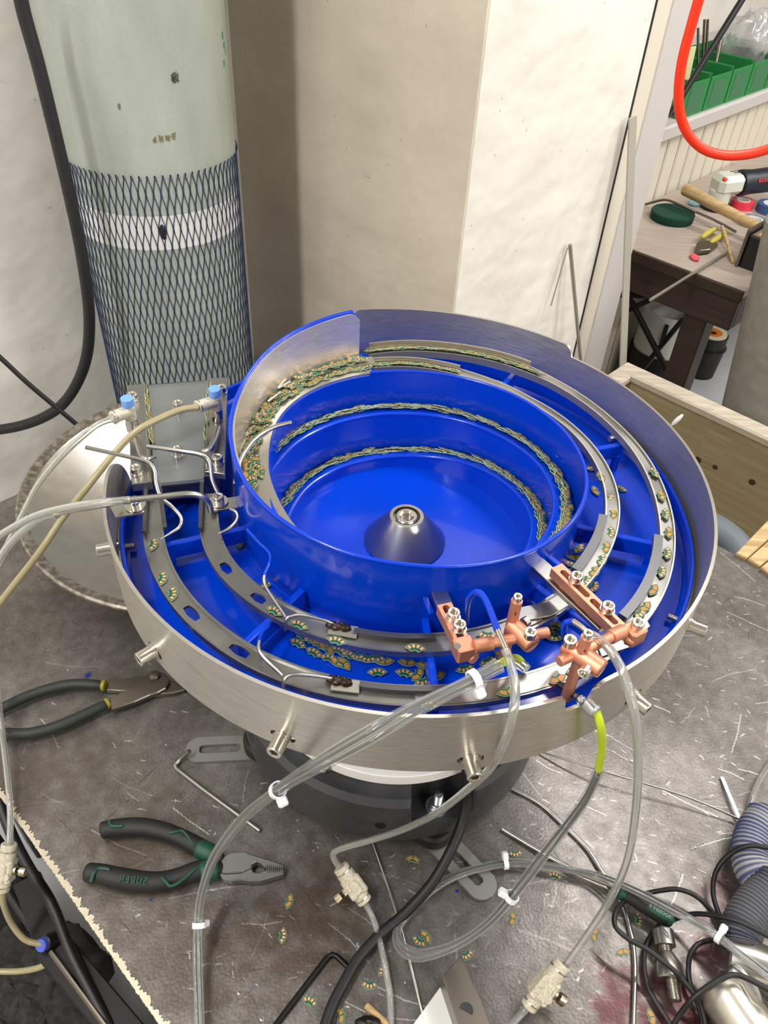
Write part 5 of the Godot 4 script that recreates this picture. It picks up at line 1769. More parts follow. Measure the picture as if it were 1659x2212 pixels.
	clear_tube("air_tube", [1680, 1628, 0.01, 1655, 1662, 0.01, 1634, 1700, 0.01, 1621, 1745, 0.008, 1615, 1800, 0.006, 1612, 1830, 0.005], 0.0034, "bent clear tube end at the right edge above the striped glove")
	# driver handle
	t = thing("hex_driver", "green and black driver handle lying among the black cords", "driver", px(1395, 1955, 0))
	var ha := px(1337, 1925, 0.014)
	var hb := px(1454, 1990, 0.014)
	var ax := frame_at(ha, hb - ha)
	var L := ha.distance_to(hb)
	st = new_st()
	lathe(st, [Vector2(0, L * 0.1), Vector2(0.006, L * 0.1), Vector2(0.0066, L * 0.2), Vector2(0.0078, L * 0.5), Vector2(0.0084, L * 0.8), Vector2(0.0078, L * 0.92), Vector2(0, L * 0.92)], ax, 28)
	put(st, "handle", M.grip, t)
	st = new_st()
	lathe(st, [Vector2(0, 0), Vector2(0.0062, 0), Vector2(0.0074, 0.001), Vector2(0.0074, L * 0.13), Vector2(0.0066, L * 0.14), Vector2(0, L * 0.14)], ax, 28)
	lathe(st, [Vector2(0, L * 0.9), Vector2(0.0078, L * 0.9), Vector2(0.0072, L * 0.97), Vector2(0.005, L), Vector2(0, L)], ax, 28)
	put(st, "green_cap", M.gripgreen, t)
	st = new_st()
	lump(st, ha.lerp(hb, 0.7) + Vector3(0.0008, 0.0052, 0.003), Vector3(0.0155, 0.0035, 0.0045), 3, 0.0, 10, Basis(Vector3.UP, -atan2((hb - ha).z, (hb - ha).x)))
	var inl := put(st, "green_inlay", M.gripgreen, t)
	var t2 := TextMesh.new()
	t2.font = sf
	t2.text = "3OCSOT 9"
	t2.font_size = 48
	t2.pixel_size = 0.000042
	t2.depth = 0.0005
	t2.material = mat(Color(0.35, 0.5, 0.42), 0.5)
	var tx2 := MeshInstance3D.new()
	tx2.name = "lettering"
	tx2.mesh = t2
	inl.add_child(tx2)
	var x2 := (ha - hb).normalized()
	tx2.transform = Transform3D(Basis(x2, Vector3.UP.cross(x2) * -1.0, Vector3.UP).orthonormalized(), ha.lerp(hb, 0.7) + Vector3(0.0006, 0.0088, 0.0028) - t.position)
	if tx2.basis.determinant() < 0: tx2.basis = tx2.basis * Basis.from_scale(Vector3(1, 1, -1))
	tx2.position = ha.lerp(hb, 0.7) + Vector3(0.0006, 0.0085, 0.0028)
	# bent bracket at the bottom edge
	t = thing("bent_bracket", "bent steel bracket with a round hole at the bottom edge of the table", "bracket", px(1010, 2160, 0))
	st = new_st()
	flat(st, [958, 2106, 996, 2064, 1010, 2100, 1040, 2160, 1075, 2260, 1010, 2260, 985, 2190], 0.03, 0.003, 0.0005)
	put(st, "top_plate", M.oldsteel, t)
	st = new_st()
	for e in [[958, 2106, 1010, 2260], [996, 2064, 1075, 2260]]:
		var a := px(e[0], e[1], 0.031)
		var b := px(e[2], e[3], 0.031)
		beam(st, a - Vector3(0, 0.016, 0), b - Vector3(0, 0.016, 0), 0.0025, 0.03, 0.0004)
	put(st, "side_plate", M.oldsteel, t)
	st = new_st()
	cyl(st, px(1007, 2182, 0.0331), px(1007, 2182, 0.0334), 0.006, 24)
	put(st, "hole", M.black, t)
	st = new_st()
	flat(st, [957, 2124, 966, 2128, 988, 2260, 880, 2260, 893, 2212], 0.004, 0.0012, 0.0002)
	one(st, "white_sheet", M.white, "small white sheet under the bent bracket at the bottom edge", "sheet")
	st = new_st()
	cyl(st, px(790, 2172, 0.004), px(850, 2226, 0.004), 0.0032, 10, 0.0006)
	one(st, "wooden_stick", M.lightwood, "pale wooden stick end at the bottom edge left of the bent bracket", "stick")
	st = new_st()
	lump(st, px(795, 2216, 0.006), Vector3(0.012, 0.008, 0.008), 15, 0.2, 10)
	one(st, "black_plug", M.black, "black plug at the bottom edge below the wooden stick", "cap")

# ---------- the crowded lower right corner
func build_corner() -> void:
	var t := thing("mounting_bolt", "heavy stainless bolt with a thick sleeve and threaded end among the cords", "bolt", px(1440, 2090, 0))
	var a := px(1431, 2008, 0.014)
	var b := px(1456, 2166, 0.012)
	var d := (b - a).normalized()
	var L := a.distance_to(b)
	var st := new_st()
	socket_head(st, a + d * L * 0.24, -d, 0.0098, L * 0.24, 32)
	put(st, "bolt_head", M.steel, t)
	st = new_st()
	thread(st, a + d * L * 0.23, a + d * L * 0.36, 0.006, 0.0016)
	put(st, "neck", M.steel, t)
	st = new_st()
	lathe(st, [Vector2(0, L * 0.33), Vector2(0.0066, L * 0.33), Vector2(0.0122, L * 0.5), Vector2(0.0126, L * 0.68), Vector2(0.0116, L * 0.7), Vector2(0, L * 0.7)], frame_at(a, d), 36)
	put(st, "sleeve", M.steel, t)
	st = new_st()
	thread(st, a + d * L * 0.69 + Vector3(0.002, -0.001, 0), a + d * L + Vector3(0.002, -0.001, 0), 0.0058, 0.0016)
	put(st, "threaded_end", M.steel, t)
	# air tool
	t = thing("air_tool", "bare metal hand tool with a stubby neck at the lower right edge", "hand tool", px(1620, 2130, 0))
	st = new_st()
	lathe(st, [Vector2(0, 0), Vector2(0.017, 0), Vector2(0.0195, 0.002), Vector2(0.0205, 0.02), Vector2(0.019, 0.032), Vector2(0.019, 0.06), Vector2(0, 0.06)], frame_at(px(1572, 2066, 0.022), px(1680, 2100, 0.03) - px(1572, 2066, 0.022)), 36)
	put(st, "neck", M.steel, t)
	st = new_st()
	lathe(st, [Vector2(0, 0), Vector2(0.012, 0), Vector2(0.02, 0.004), Vector2(0.0235, 0.012), Vector2(0.0225, 0.026), Vector2(0.0245, 0.032), Vector2(0.0245, 0.06), Vector2(0, 0.06)], frame_at(px(1548, 2120, 0.026), px(1610, 2215, 0.024) - px(1548, 2120, 0.026)), 36)
	put(st, "tool_body", M.liner, t)
	st = new_st()
	taper_tube(st, [1575, 2090, 0.03, 1600, 2112, 0.032, 1622, 2150, 0.03, 1640, 2212, 0.03, 1650, 2260, 0.03], [[0, 0.008], [0.5, 0.009], [1, 0.008]])
	put(st, "lever", M.track, t)
	# striped knit cuffs
	var knit := mat(Color(1, 1, 1), 0.9)
	var kn := noise(120, 0.5, 3)
	knit.albedo_texture = image_tex(64, 64, func(x, y):
		var k := 0.5 + 0.5 * sin(TAU * x / 64.0) + kn.get_noise_2d(x * 3.0, y * 3.0) * 0.5
		return Color(0.24, 0.27, 0.45).lerp(Color(0.66, 0.65, 0.6), clampf(k, 0, 1)))
	knit.uv1_scale = Vector3(210, 60, 1)
	var grey := knit.duplicate()
	grey.albedo_color = Color(0.62, 0.62, 0.62)
	t = thing("knit_glove", "blue and white striped knit work glove bunched up at the right edge", "glove", px(1640, 1880, 0))
	for e in [[[1662, 1752, 0.03, 1632, 1800, 0.026, 1622, 1850, 0.024, 1640, 1900, 0.024, 1690, 1940, 0.024], knit, "glove_cuff"], [[1690, 1900, 0.04, 1650, 1935, 0.036, 1618, 1975, 0.032, 1598, 2020, 0.028, 1596, 2052, 0.026], grey, "glove_finger"]]:
		st = new_st()
		var sp := spl(path(e[0]), 26)
		tube(st, sp, func(k): return (0.0185 if k > 0.06 and k < 0.94 else 0.012) + 0.0009 * sin(k * TAU * 26.0), 24)
		put(st, e[2], e[1], t)
	# black cords
	var cords := [
		[[1353, 1942, 0.012, 1331, 1968, 0.03, 1329, 2000, 0.034, 1356, 2027, 0.034, 1403, 2054, 0.034, 1450, 2091, 0.034, 1487, 2132, 0.028, 1514, 2172, 0.02, 1530, 2240, 0.012], "black cord looping from under the driver handle past the stainless bolt"],
		[[1395, 1930, 0.006, 1425, 1924, 0.012, 1464, 1921, 0.018, 1504, 1936, 0.02, 1541, 1973, 0.016, 1575, 2024, 0.008], "black cord arching over the table behind the clear bundle"],
		[[1700, 1840, 0.05, 1659, 1831, 0.05, 1612, 1828, 0.045, 1572, 1849, 0.03, 1547, 1882, 0.018, 1540, 1925, 0.012, 1552, 1972, 0.01, 1578, 2026, 0.008], "black cord making the highest loop beside the striped glove"],
		[[1455, 1986, 0.012, 1504, 1974, 0.03, 1572, 1983, 0.05, 1626, 2004, 0.056, 1690, 2040, 0.058], "black cord running right over the glove and tool"],
		[[1424, 1998, 0.008, 1398, 2037, 0.006, 1391, 2081, 0.005, 1403, 2139, 0.005, 1450, 2215, 0.005], "black cord curving round the left of the stainless bolt"],
		[[1560, 2030, 0.01, 1530, 2032, 0.014, 1504, 2043, 0.016, 1489, 2071, 0.014, 1490, 2122, 0.01, 1514, 2189, 0.006, 1520, 2250, 0.005], "black cord bending down between bolt and metal tool"],
		[[1440, 2240, 0.012, 1470, 2190, 0.03, 1504, 2150, 0.048, 1562, 2112, 0.056, 1605, 2110, 0.058, 1680, 2150, 0.06], "black cord lying over the metal tool at the bottom edge"]]
	for e in cords:
		st = new_st()
		tube(st, spl(path(e[0]), 9), 0.0024, 12)
		one(st, "black_lead", M.cable, e[1], "cord")
	# below the table edge at the left
	t = thing("lower_frame", "dark steel frame rail below the ragged table edge at the lower left", "frame", px(200, 2120, -0.16))
	for e in [[110, 2040, 350, 2330, -0.14, 0.035, 0.012], [60, 1900, 110, 2040, -0.14, 0.03, 0.012]]:
		st = new_st()
		beam(st, px(e[0], e[1], e[4]), px(e[2], e[3], e[4]), e[5], e[6], 0.0015)
		put(st, "rail", M.frame, t)
	st = new_st()
	beam(st, px(112, 2058, -0.138), px(262, 2262, -0.138), 0.006, 0.02, 0.002)
	put(st, "bright_edge", M.oldsteel, t)
	for e in [[[-10, 1700, -0.05, 20, 1790, -0.07, 60, 1870, -0.09, 110, 1950, -0.11, 150, 2050, -0.12, 190, 2130, -0.13, 260, 2260, -0.14], 0.006, "thick black hose running down beside the table edge"], [[-20, 1850, -0.15, 20, 1930, -0.15, 60, 1990, -0.15, 90, 2030, -0.15], 0.005, "black hose ending at the blue push fitting"]]:
		st = new_st()
		tube(st, spl(path(e[0]), 8), e[1], 12)
		one(st, "black_hose", M.cable, e[2], "hose")
	t = thing("push_fitting", "small blue collared push fitting below the table edge at the left", "fitting", px(95, 2040, -0.12))
	st = new_st()
	cyl(st, px(86, 2044, -0.118), px(98, 2037, -0.124), 0.0068, 20, 0.001)
	put(st, "blue_collar", mat(Color(0.3, 0.36, 0.75), 0.4), t)
	st = new_st()
	cyl(st, px(98, 2037, -0.124), px(135, 2020, -0.135), 0.008, 20, 0.001)
	put(st, "fitting_body", M.black, t)
	var rag := grained(mat(Color(1, 1, 1), 0.95), noise_tex(noise(130, 0.02, 4), Color(0.1, 0.1, 0.095), Color(0.24, 0.24, 0.23)), Vector3(8, 8, 8))
	st = new_st()
	for k in 9:
		lump(st, px(10 + (k % 3) * 50, 2120 + (k / 3) * 45, -0.36 - 0.02 * (k % 2)), Vector3(0.07, 0.035, 0.06), 140 + k, 0.55, 12)
	one(st, "dark_rag", rag, "crumpled dark grey rags lying below the table at the lower left", "rag")
	st = new_st()
	bx(st, Vector3(0.4, 0.34, 0.3), Transform3D(Basis(E1, Vector3.UP, -E2), px(60, 2150, -0.5) + Vector3(-0.05, -0.06, 0.05)), 0.01)
	one(st, "dark_crate", M.blackkey, "dark crate standing below the table under the grey rags", "crate")

# ---------- what stands behind: partition, ledge, brown table, box and what lies on them
func upright(called: String, a: Vector3, b: Vector3, w: float, t: float, m: Material, label: String, cat: String) -> void:
	var st := new_st()
	beam(st, a, b, w, t, minf(w, t) * 0.15, E1)
	one(st, called, m, label, cat)
func build_background() -> void:
	var st := new_st()
	# partition of upright boards with its ledge
	var p := thing("partition", "low partition of pale upright boards behind the brown table", "partition", W(-1.1, 2.4, FLOOR))
	p.set_meta("kind", "structure")
	box_uv("backing", -1.6, -1.086, 1.72, 4.4, FLOOR, 0.12, mat(Color(0.42, 0.4, 0.38), 0.7), 0.0, p)
	for i in 36:
		var v := 1.725 + i * 0.0735
		box_uv("board", -1.084, -1.07, v, v + 0.0635, FLOOR, 0.132, M.panel2, 0.004, p)
	box_uv("ledge", -1.6, -1.045, 1.72, 4.4, 0.13, 0.172, M.panel, 0.006, p)
	# green boxes on the ledge
	var gm := mat(Color(0.14, 0.5, 0.26), 0.45)
	var gi := mat(Color(0.3, 0.3, 0.1), 0.6)
	var where_ := ["leftmost green parts box on the ledge, holding sheets and thin rods", "second green parts box from the left on the ledge", "middle green parts box on the ledge", "green parts box on the ledge below the clear plastic bag", "rightmost green parts box on the ledge"]
	for i in 5:
		var v0 := 2.31 + i * 0.138
		var b := thing("parts_box", where_[i], "box", W(-1.15, v0 + 0.065, 0.172), "green parts boxes on the ledge")
		box_uv("front", -1.064, -1.06, v0, v0 + 0.13, 0.172, 0.262, gm, 0.001, b)
		box_uv("back", -1.26, -1.256, v0, v0 + 0.13, 0.172, 0.28, gm, 0.001, b)
		for s in 2: box_uv("side", -1.256, -1.064, v0 + s * 0.126, v0 + s * 0.126 + 0.004, 0.172, 0.272, gm, 0.001, b)
		box_uv("bottom", -1.256, -1.064, v0 + 0.004, v0 + 0.126, 0.172, 0.176, gi, 0.0, b)
		box_uv("label_plate", -1.06, -1.0588, v0 + 0.022, v0 + 0.1, 0.182, 0.25, mat(Color(0.25, 0.45, 0.32), 0.7), 0.0, b)
	st = new_st()
	bx(st, Vector3(0.1, 0.13, 0.003), Transform3D(Basis(E1, Vector3.UP, -E2).rotated(Vector3.UP, 0.9).rotated(E1, 0.15), W(-1.12, 2.325, 0.275)), 0.001)
	one(st, "card_sheet", mat(Color(0.93, 0.88, 0.68), 0.7), "pale yellow card sheet standing in the leftmost green box", "sheet")
	for e in [[1508, 125, 1508, 60, "shortest", 0.004], [1515, 150, 1522, 42, "second from the card of the four", 0.004], [1522, 150, 1529, 42, "third from the card of the four", 0.004], [1536, 160, 1556, 88, "thickest, most tilted", 0.006]]:
		st = new_st()
		var a := pu(e[0], e[1] + 30, -1.14)
		cyl(st, a, pu(e[2], e[3], -1.17), e[5], 8)
		one(st, "thin_rod", M.oldsteel, "%s thin grey rod standing in the leftmost green box" % e[4], "rod", "thin rods in the leftmost green box")
	st = new_st()
	for k in 3: lump(st, pu(1612 + k * 26, 92 + k * 10, -1.14), Vector3(0.07, 0.085 - k * 0.012, 0.07), 160 + k, 0.45, 14)
	one(st, "plastic_bag", mat_alpha(Color(0.85, 0.85, 0.85, 0.3), 0.12), "crumpled clear plastic bag resting on the green boxes", "bag")
	st = new_st()
	lump(st, pu(1605, 122, -1.14), Vector3(0.035, 0.022, 0.03), 170, 0.4, 10)
	lump(st, pu(1640, 128, -1.14), Vector3(0.04, 0.028, 0.03), 171, 0.4, 10)
	one(st, "dark_parts", M.cablegrey, "dark parts inside the crumpled plastic bag", "parts")
	# orange hose and black cable
	st = new_st()
	var q := []
	for e in [[1545, -120], [1515, -20], [1492, 60], [1474, 130], [1466, 195], [1470, 250], [1488, 292], [1520, 322], [1562, 335], [1610, 334], [1660, 322], [1740, 290]]: q.append(pz(e[0], e[1], -1.02))
	tube(st, spl(q, 8), 0.0058, 16)
	one(st, "orange_hose", M.orange, "bright orange air hose hanging in a loop at the upper right", "hose")
	st = new_st()
	cyl(st, pu(1640, -60, -0.99), pu(1447, 250, -1.03), 0.0085, 12)
	one(st, "black_cable", M.cable, "straight black cable slanting across the upper right behind the orange hose", "cable")
	# leaning strips
	upright("steel_strip", pu(1367, 252, -0.79), pu(1367, 252, -0.79).lerp(pu(1345, 800, -0.68), 1.35), 0.026, 0.004, mat(Color(0.66, 0.64, 0.6), 0.5, 0.25), "flat grey steel strip leaning against the white column, widest of the leaning pieces", "strip")
	for e in [[1231, 528, 1256, 800, "thicker of two thin rods leaning on the white column"], [1226, 535, 1190, 660, "thinner of two thin rods leaning on the white column"]]:
		st = new_st()
		cyl(st, pu(e[0], e[1], -0.795), pu(e[2], e[3], -0.74 if e[2] > 1230 else -0.79), 0.004 if e[2] > 1230 else 0.0015, 8)
		one(st, "leaning_rod", M.tracklip, e[4], "rod")
	# brown table
	var t := thing("brown_table", "brown wooden table with a dark apron standing behind the wooden box", "table", W(-0.8, 2.4, FLOOR))
	box_uv("table_top", -1.065, -0.6, 1.93, 3.3, -0.075, -0.05, M.btop, 0.003, t)
	box_uv("edge_strip", -1.065, -0.598, 1.922, 1.932, -0.08, -0.051, mat(Color(0.2, 0.15, 0.1), 0.5), 0.002, t)
	box_uv("apron", -1.06, -0.605, 1.936, 1.956, -0.165, -0.076, M.bwood, 0.002, t)
	box_uv("apron", -0.625, -0.605, 1.956, 3.28, -0.165, -0.076, M.bwood, 0.002, t)
	for e in [[-0.735, 1.95], [-1.05, 1.95], [-0.735, 3.2], [-1.05, 3.2]]: box_uv("leg", e[0], e[0] + 0.065, e[1], e[1] + 0.065, FLOOR, -0.09, M.bwood, 0.004, t)
	var H := -0.05
	# things on it
	st = new_st()
	var c := px(1455, 456, H + 0.024)
	c.y = H
	var prof := [Vector2(0, 0), Vector2(0.058, 0), Vector2(0.06, 0.003), Vector2(0.061, 0.021), Vector2(0.059, 0.024), Vector2(0, 0.024)]
	lathe(st, prof, Transform3D(Basis.IDENTITY, c), 40)
	one(st, "scouring_pad", grained(mat(Color(1, 1, 1), 0.95), noise_tex(noise(180, 0.08, 3), Color(0.0, 0.17, 0.12), Color(0.03, 0.3, 0.21)), Vector3(12, 12, 12)), "round dark green scouring pad lying on the brown table", "pad")
	st = new_st()
	var wa := px(1478, 408, H + 0.075)
	var wb := px(1655, 500, H + 0.05)
	cyl(st, wa, wb, 0.0165, 16, 0.003, 0.013)
	one(st, "wooden_shaft", M.lightwood, "thick pale wooden handle lying across the brown table", "handle")
	# angle grinder
	var g := thing("angle_grinder", "angle grinder with a pale grey gear head and dark blue body on the brown table", "grinder", px(1590, 420, H))
	var gb := px(1600, 395, H + 0.07)
	var gx := (px(1660, 388, H + 0.075) - gb).normalized()
	var xf := frame_at(gb, gx)
	st = new_st()
	lathe(st, [Vector2(0, -0.005), Vector2(0.036, -0.005), Vector2(0.037, 0.004), Vector2(0.034, 0.03), Vector2(0.035, 0.09), Vector2(0.03, 0.14), Vector2(0, 0.14)], xf, 28)
	put(st, "motor_body", mat(Color(0.07, 0.1, 0.15), 0.45), g)
	st = new_st()
	bx(st, Vector3(0.085, 0.055, 0.07), Transform3D(Basis(gx, Vector3.UP, gx.cross(Vector3.UP)).orthonormalized(), gb - gx * 0.045 + Vector3(0, 0.004, 0)), 0.014)
	cyl(st, gb - gx * 0.06 + Vector3(0, -0.055, 0), gb - gx * 0.06 + Vector3(0, -0.01, 0), 0.032, 24, 0.004)
	var hd := put(st, "gear_head", mat(Color(0.8, 0.81, 0.76), 0.4), g)
	st = new_st()
	for k in 2: bx(st, Vector3(0.022, 0.002, 0.006), Transform3D(Basis(gx, Vector3.UP, gx.cross(Vector3.UP)).orthonormalized(), gb - gx * (0.028 - k * 0.004) + Vector3(0, 0.0315, 0) + gx.cross(Vector3.UP) * (k * 0.013 - 0.012)), 0.001)
	sub(st, "vent_slot", M.black, hd)
	st = new_st()
	lump(st, gb - gx * 0.075 + Vector3(0, 0.024, 0) + gx.cross(Vector3.UP) * 0.022, Vector3(0.008, 0.007, 0.008), 5, 0.1, 8)
	sub(st, "red_button", mat(Color(0.8, 0.25, 0.15), 0.5), hd)
	st = new_st()
	cyl(st, gb - gx * 0.06 + Vector3(0, -0.065, 0), gb - gx * 0.06 + Vector3(0, -0.055, 0), 0.045, 28, 0.002)
	put(st, "guard_disc", M.black, g)
	var tm := TextMesh.new()
	var sf := SystemFont.new()
	sf.font_names = PackedStringArray(["Droid Sans"])
	sf.font_weight = 700
	tm.font = sf
	tm.text = "BOSCH"
	tm.font_size = 48
	tm.pixel_size = 0.00028
	tm.depth = 0.001
	tm.material = mat(Color(0.85, 0.2, 0.25), 0.5)
	var lt := MeshInstance3D.new()
	lt.name = "lettering"
	lt.mesh = tm
	g.add_child(lt)
	var zf := (CAM - gb)
	zf = (zf - gx * zf.dot(gx)).normalized()
	lt.transform = Transform3D(Basis(gx, zf.cross(gx), zf), gb + gx * 0.055 + zf * 0.0358 - g.position)
	# tape rolls
	for e in [[1606, 432, 0.033, 0.022, Color(0.85, 0.22, 0.28), "red and white roll of tape lying under the grinder body", 0.026], [1668, 440, 0.04, 0.024, Color(0.2, 0.32, 0.5), "blue roll of tape at the right edge of the brown table", 0.026], [1628, 474, 0.043, 0.012, Color(0.42, 0.48, 0.56), "flat grey-blue roll of tape behind the wooden handle", 0.026]]:
		var rc := px(e[0], e[1], H + e[3])
		rc.y = H
		var r: float = e[2]
		var roll := thing("tape_roll", e[5], "tape", rc)
		st = new_st()
		lathe(st, [Vector2(r * 0.62, 0), Vector2(r, 0), Vector2(r, e[3]), Vector2(r * 0.62, e[3])], Transform3D(Basis.IDENTITY, rc), 36, true)
		put(st, "tape", mat(e[4], 0.45), roll)
		st = new_st()
		lathe(st, [Vector2(r * 0.52, 0), Vector2(r * 0.62, 0), Vector2(r * 0.62, e[3] + 0.001), Vector2(r * 0.52, e[3] + 0.001)], Transform3D(Basis.IDENTITY, rc), 36, true)
		put(st, "cardboard_core", M.white, roll)
	# yellow handled pliers
	var y := thing("pliers", "small pliers with yellow handles lying on the brown table", "pliers", px(1530, 525, H))
	st = new_st()
	flat(st, [1503, 535, 1506, 523, 1520, 518, 1540, 520, 1552, 526, 1535, 538, 1512, 541], H + 0.006, 0.01, 0.002)
	put(st, "jaws", M.oldsteel, y)
	for e in [[[1516, 514, H + 0.016, 1530, 503, H + 0.02, 1548, 493, H + 0.018], 0.009], [[1535, 525, H + 0.014, 1552, 513, H + 0.016, 1572, 500, H + 0.014], 0.008]]:
		st = new_st()
		taper_tube(st, e[0], [[0, 0.007], [0.4, e[1]], [1, 0.006]])
		put(st, "handle", mat(Color(0.72, 0.66, 0.28), 0.5), y)
	st = new_st()
	lump(st, px(1500, 556, H + 0.004), Vector3(0.012, 0.006, 0.02), 190, 0.4, 8)
	one(st, "red_scrap", mat(Color(0.85, 0.32, 0.36), 0.7), "small red scrap in front of the yellow pliers", "scrap")
	st = new_st()
	lump(st, px(1502, 437, H + 0.01), Vector3(0.022, 0.012, 0.014), 191, 0.3, 8)
	one(st, "blue_scrap", mat(Color(0.55, 0.72, 0.78), 0.6), "pale blue scrap under the end of the wooden handle", "scrap")
	for e in [[[1380, 446, H + 0.003, 1410, 437, H + 0.02, 1440, 432, H + 0.034, 1480, 448, H + 0.034, 1540, 474, H + 0.02, 1590, 501, H + 0.008], 0.0035, M.oldsteel, "bent grey rod running over the green pad on the brown table", "rod"], [[1405, 648, H + 0.02, 1570, 545, H + 0.008], 0.004, M.tracklip, "thin pale rod sticking out over the front edge of the brown table", "rod"], [[1560, 490, H + 0.03, 1584, 566, H + 0.006], 0.005, M.lightwood, "short pale wooden stick leaning beside the dark box", "stick"]]:
		st = new_st()
		tube(st, spl(path(e[0]), 6), e[1], 10)
		one(st, e[4] + "_piece", e[2], e[3], e[4])
	# dark box with its bare metal side
	var db := thing("charger_box", "dark square box with a bare metal side on the brown table", "box", W(-0.63, 2.15, H))
	box_uv("body", -0.675, -0.605, 2.05, 2.27, H, H + 0.085, M.black, 0.004, db)
	box_uv("metal_side", -0.683, -0.675, 2.045, 2.275, H, H + 0.098, M.oldsteel, 0.001, db)
	box_uv("orange_label", -0.66, -0.615, 2.065, 2.09, H + 0.085, H + 0.0862, mat(Color(0.95, 0.55, 0.2), 0.5), 0.0, db)
	box_uv("grey_top", -0.67, -0.61, 2.055, 2.265, H + 0.0845, H + 0.0854, mat(Color(0.42, 0.38, 0.34), 0.5), 0.0, db)
	st = new_st()
	cyl(st, W(-0.64, 2.16, H + 0.085), W(-0.64, 2.16, H + 0.1), 0.026, 24, 0.003)
	put(st, "knob", M.cablegrey, db)
	# below the table
	var pt := thing("white_pot", "white enamel pot on a black base standing under the brown table", "pot", W(-0.955, 2.42, FLOOR))
	var pc := pt.position
	st = new_st()
	lathe(st, [Vector2(0, 0), Vector2(0.1, 0), Vector2(0.105, 0.02), Vector2(0.1, 0.2), Vector2(0, 0.2)], Transform3D(Basis.IDENTITY, pc), 36)
	put(st, "black_base", M.black, pt)
	st = new_st()
	lathe(st, [Vector2(0, 0.2), Vector2(0.09, 0.2), Vector2(0.093, 0.21), Vector2(0.093, 0.345), Vector2(0.096, 0.35), Vector2(0.089, 0.35), Vector2(0.089, 0.225), Vector2(0, 0.22)], Transform3D(Basis.IDENTITY, pc), 40)
	put(st, "pot_body", M.white, pt)
	st = new_st()
	var tow := (Vector3(CAM.x, 0, CAM.z) - Vector3(pc.x, 0, pc.z)).normalized()
	beam(st, pc + tow * 0.094 + Vector3(0, 0.33, 0), pc + tow * 0.1 + Vector3(0, 0.255, 0), 0.014, 0.008, 0.002, tow)
	put(st, "handle", M.black, pt)
	st = new_st()
	lump(st, pv(1375, 618, 2.15), Vector3(0.1, 0.03, 0.06), 200, 0.4, 10)
	one(st, "black_bundle", M.black, "black bundle hanging under the brown table above the white pot", "bundle")
	st = new_st()
	beam(st, pv(1358, 640, 2.0), pv(1440, 800, 2.0), 0.014, 0.014, 0.002)
	beam(st, pv(1475, 690, 2.03), pv(1385, 800, 2.03), 0.014, 0.014, 0.002)
	beam(st, pv(1358, 670, 2.0), pv(1420, 640, 2.0), 0.014, 0.014, 0.002)
	one(st, "folding_stool", M.black, "black crossed legs of a folding stool in front of the white pot", "stool")
	var cn := thing("canister", "dark canister with an orange and white ringed top beside the brown table leg", "canister", W(-0.9, 2.72, FLOOR))
	var cc := cn.position
	st = new_st()
	lathe(st, [Vector2(0, 0), Vector2(0.055, 0), Vector2(0.062, 0.11), Vector2(0.066, 0.112), Vector2(0.066, 0.118), Vector2(0.058, 0.12), Vector2(0.058, 0.165), Vector2(0, 0.165)], Transform3D(Basis.IDENTITY, cc), 32)
	put(st, "body", M.black, cn)
	st = new_st()
	lathe(st, [Vector2(0.034, 0.164), Vector2(0.052, 0.164), Vector2(0.052, 0.17), Vector2(0.034, 0.17)], Transform3D(Basis.IDENTITY, cc), 32, true)
	put(st, "white_rim", mat(Color(0.9, 0.85, 0.75), 0.5), cn)
	st = new_st()
	lathe(st, [Vector2(0.014, 0.164), Vector2(0.034, 0.164), Vector2(0.034, 0.169), Vector2(0.014, 0.169)], Transform3D(Basis.IDENTITY, cc), 32, true)
	put(st, "orange_ring", mat(Color(0.9, 0.5, 0.12), 0.5), cn)
	box_red()
	# grey drum at the right edge
	st = new_st()
	var ga := W(-0.475 + 0.15, 1.9, FLOOR)
	var gt := W(-0.6 + 0.15, 1.9, 0.18)
	cyl(st, ga, gt, 0.15, 64, 0.006)
	one(st, "grey_drum", grained(mat(Color(1, 1, 1), 0.5), noise_tex(noise(210, 0.01, 4), Color(0.5, 0.49, 0.45), Color(0.6, 0.59, 0.55)), Vector3(4, 4, 4)), "tall weathered grey drum leaning at the right edge behind the box", "drum")
	# wooden box behind the work table
	var wb2 := thing("wooden_box", "long open wooden box with a pale rim behind the work table", "box", W(-0.2, 1.25, -0.55))
	for e in [["rim", -0.655, 0.6, 1.455, 1.5, -0.12, -0.1], ["rim", -0.655, -0.615, 1.0, 1.455, -0.12, -0.1]]: box_uv(e[0], e[1], e[2], e[3], e[4], e[5], e[6], M.plyedge, 0.004, wb2)
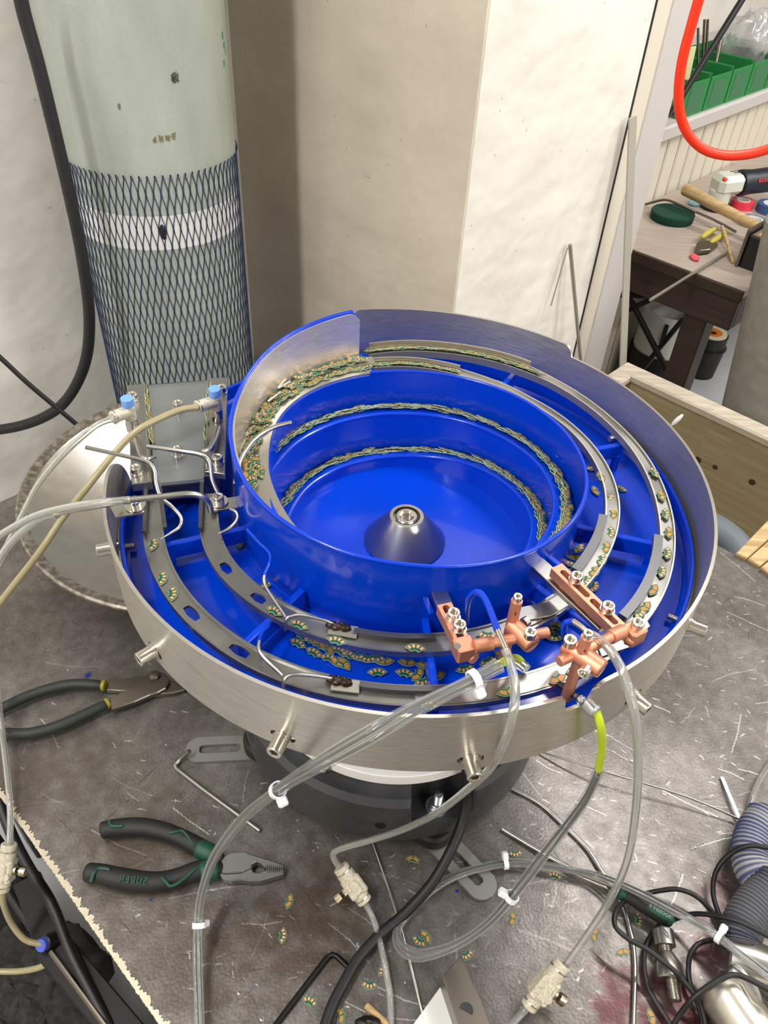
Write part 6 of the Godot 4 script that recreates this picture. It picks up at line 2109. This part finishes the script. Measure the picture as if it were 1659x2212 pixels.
	for e in [["side_board", -0.65, 0.6, 1.46, 1.49, -0.52, -0.12], ["side_board", -0.65, -0.625, 1.0, 1.46, -0.52, -0.12], ["side_board", -0.625, 0.6, 0.99, 1.01, -0.52, -0.14]]: box_uv(e[0], e[1], e[2], e[3], e[4], e[5], e[6], M.ply, 0.003, wb2)
	box_uv("bottom_board", -0.625, 0.6, 1.01, 1.46, -0.54, -0.52, M.ply, 0.0, wb2)
	for e in [[-0.5, 0.03], [-0.56, 0.008], [-0.38, 0.008], [-0.3, 0.01], [-0.42, 0.012]]:
		st = new_st()
		cyl(st, W(e[0], 1.4595, -0.18 - absf(e[0]) * 0.1), W(e[0], 1.459, -0.18 - absf(e[0]) * 0.1), e[1] * 0.7, 14)
		put(st, "knot", mat(Color(0.22, 0.17, 0.09), 0.7), wb2)
	st = new_st()
	tube(st, spl([W(-0.36, 1.12, -0.15), W(-0.3, 1.16, -0.135), W(-0.23, 1.16, -0.135), W(-0.16, 1.12, -0.15)], 8), 0.03, 18)
	one(st, "grey_pipe", mat(Color(0.36, 0.39, 0.42), 0.5), "short curved grey pipe lying in the wooden box near the ring", "pipe")
	var pl := thing("plank", "rough pale planks leaning by the far edge of the work table", "plank", px(1640, 1190, 0))
	for e in [[1590, 1194, 1614, 1205, 1720, 1110, 1690, 1090], [1616, 1206, 1642, 1222, 1730, 1150, 1722, 1112], [1644, 1224, 1668, 1244, 1740, 1200, 1732, 1152]]:
		st = new_st()
		flat(st, e, -0.012, 0.018, 0.002)
		put(st, "board", M.lightwood, pl)
	st = new_st()
	lump(st, pv(1463, 907, 1.2), Vector3(0.004, 0.014, 0.004), 220, 0.1, 10, Basis(Vector3.FORWARD, 0.5))
	one(st, "white_tag", M.tie, "small white tip standing in the wooden box just beyond the ring", "tip")
func box_red() -> void:
	var st := new_st()
	bx(st, Vector3(0.22, 0.04, 0.14), Transform3D(Basis(E1, Vector3.UP, -E2), W(-0.93, 2.2, FLOOR + 0.02)), 0.006)
	one(st, "red_case", mat(Color(0.4, 0.16, 0.15), 0.6), "dull red case on the floor under the brown table", "case")
func mat_alpha(c: Color, r: float) -> StandardMaterial3D:
	var m := mat(c, r)
	m.transparency = BaseMaterial3D.TRANSPARENCY_ALPHA
	return m
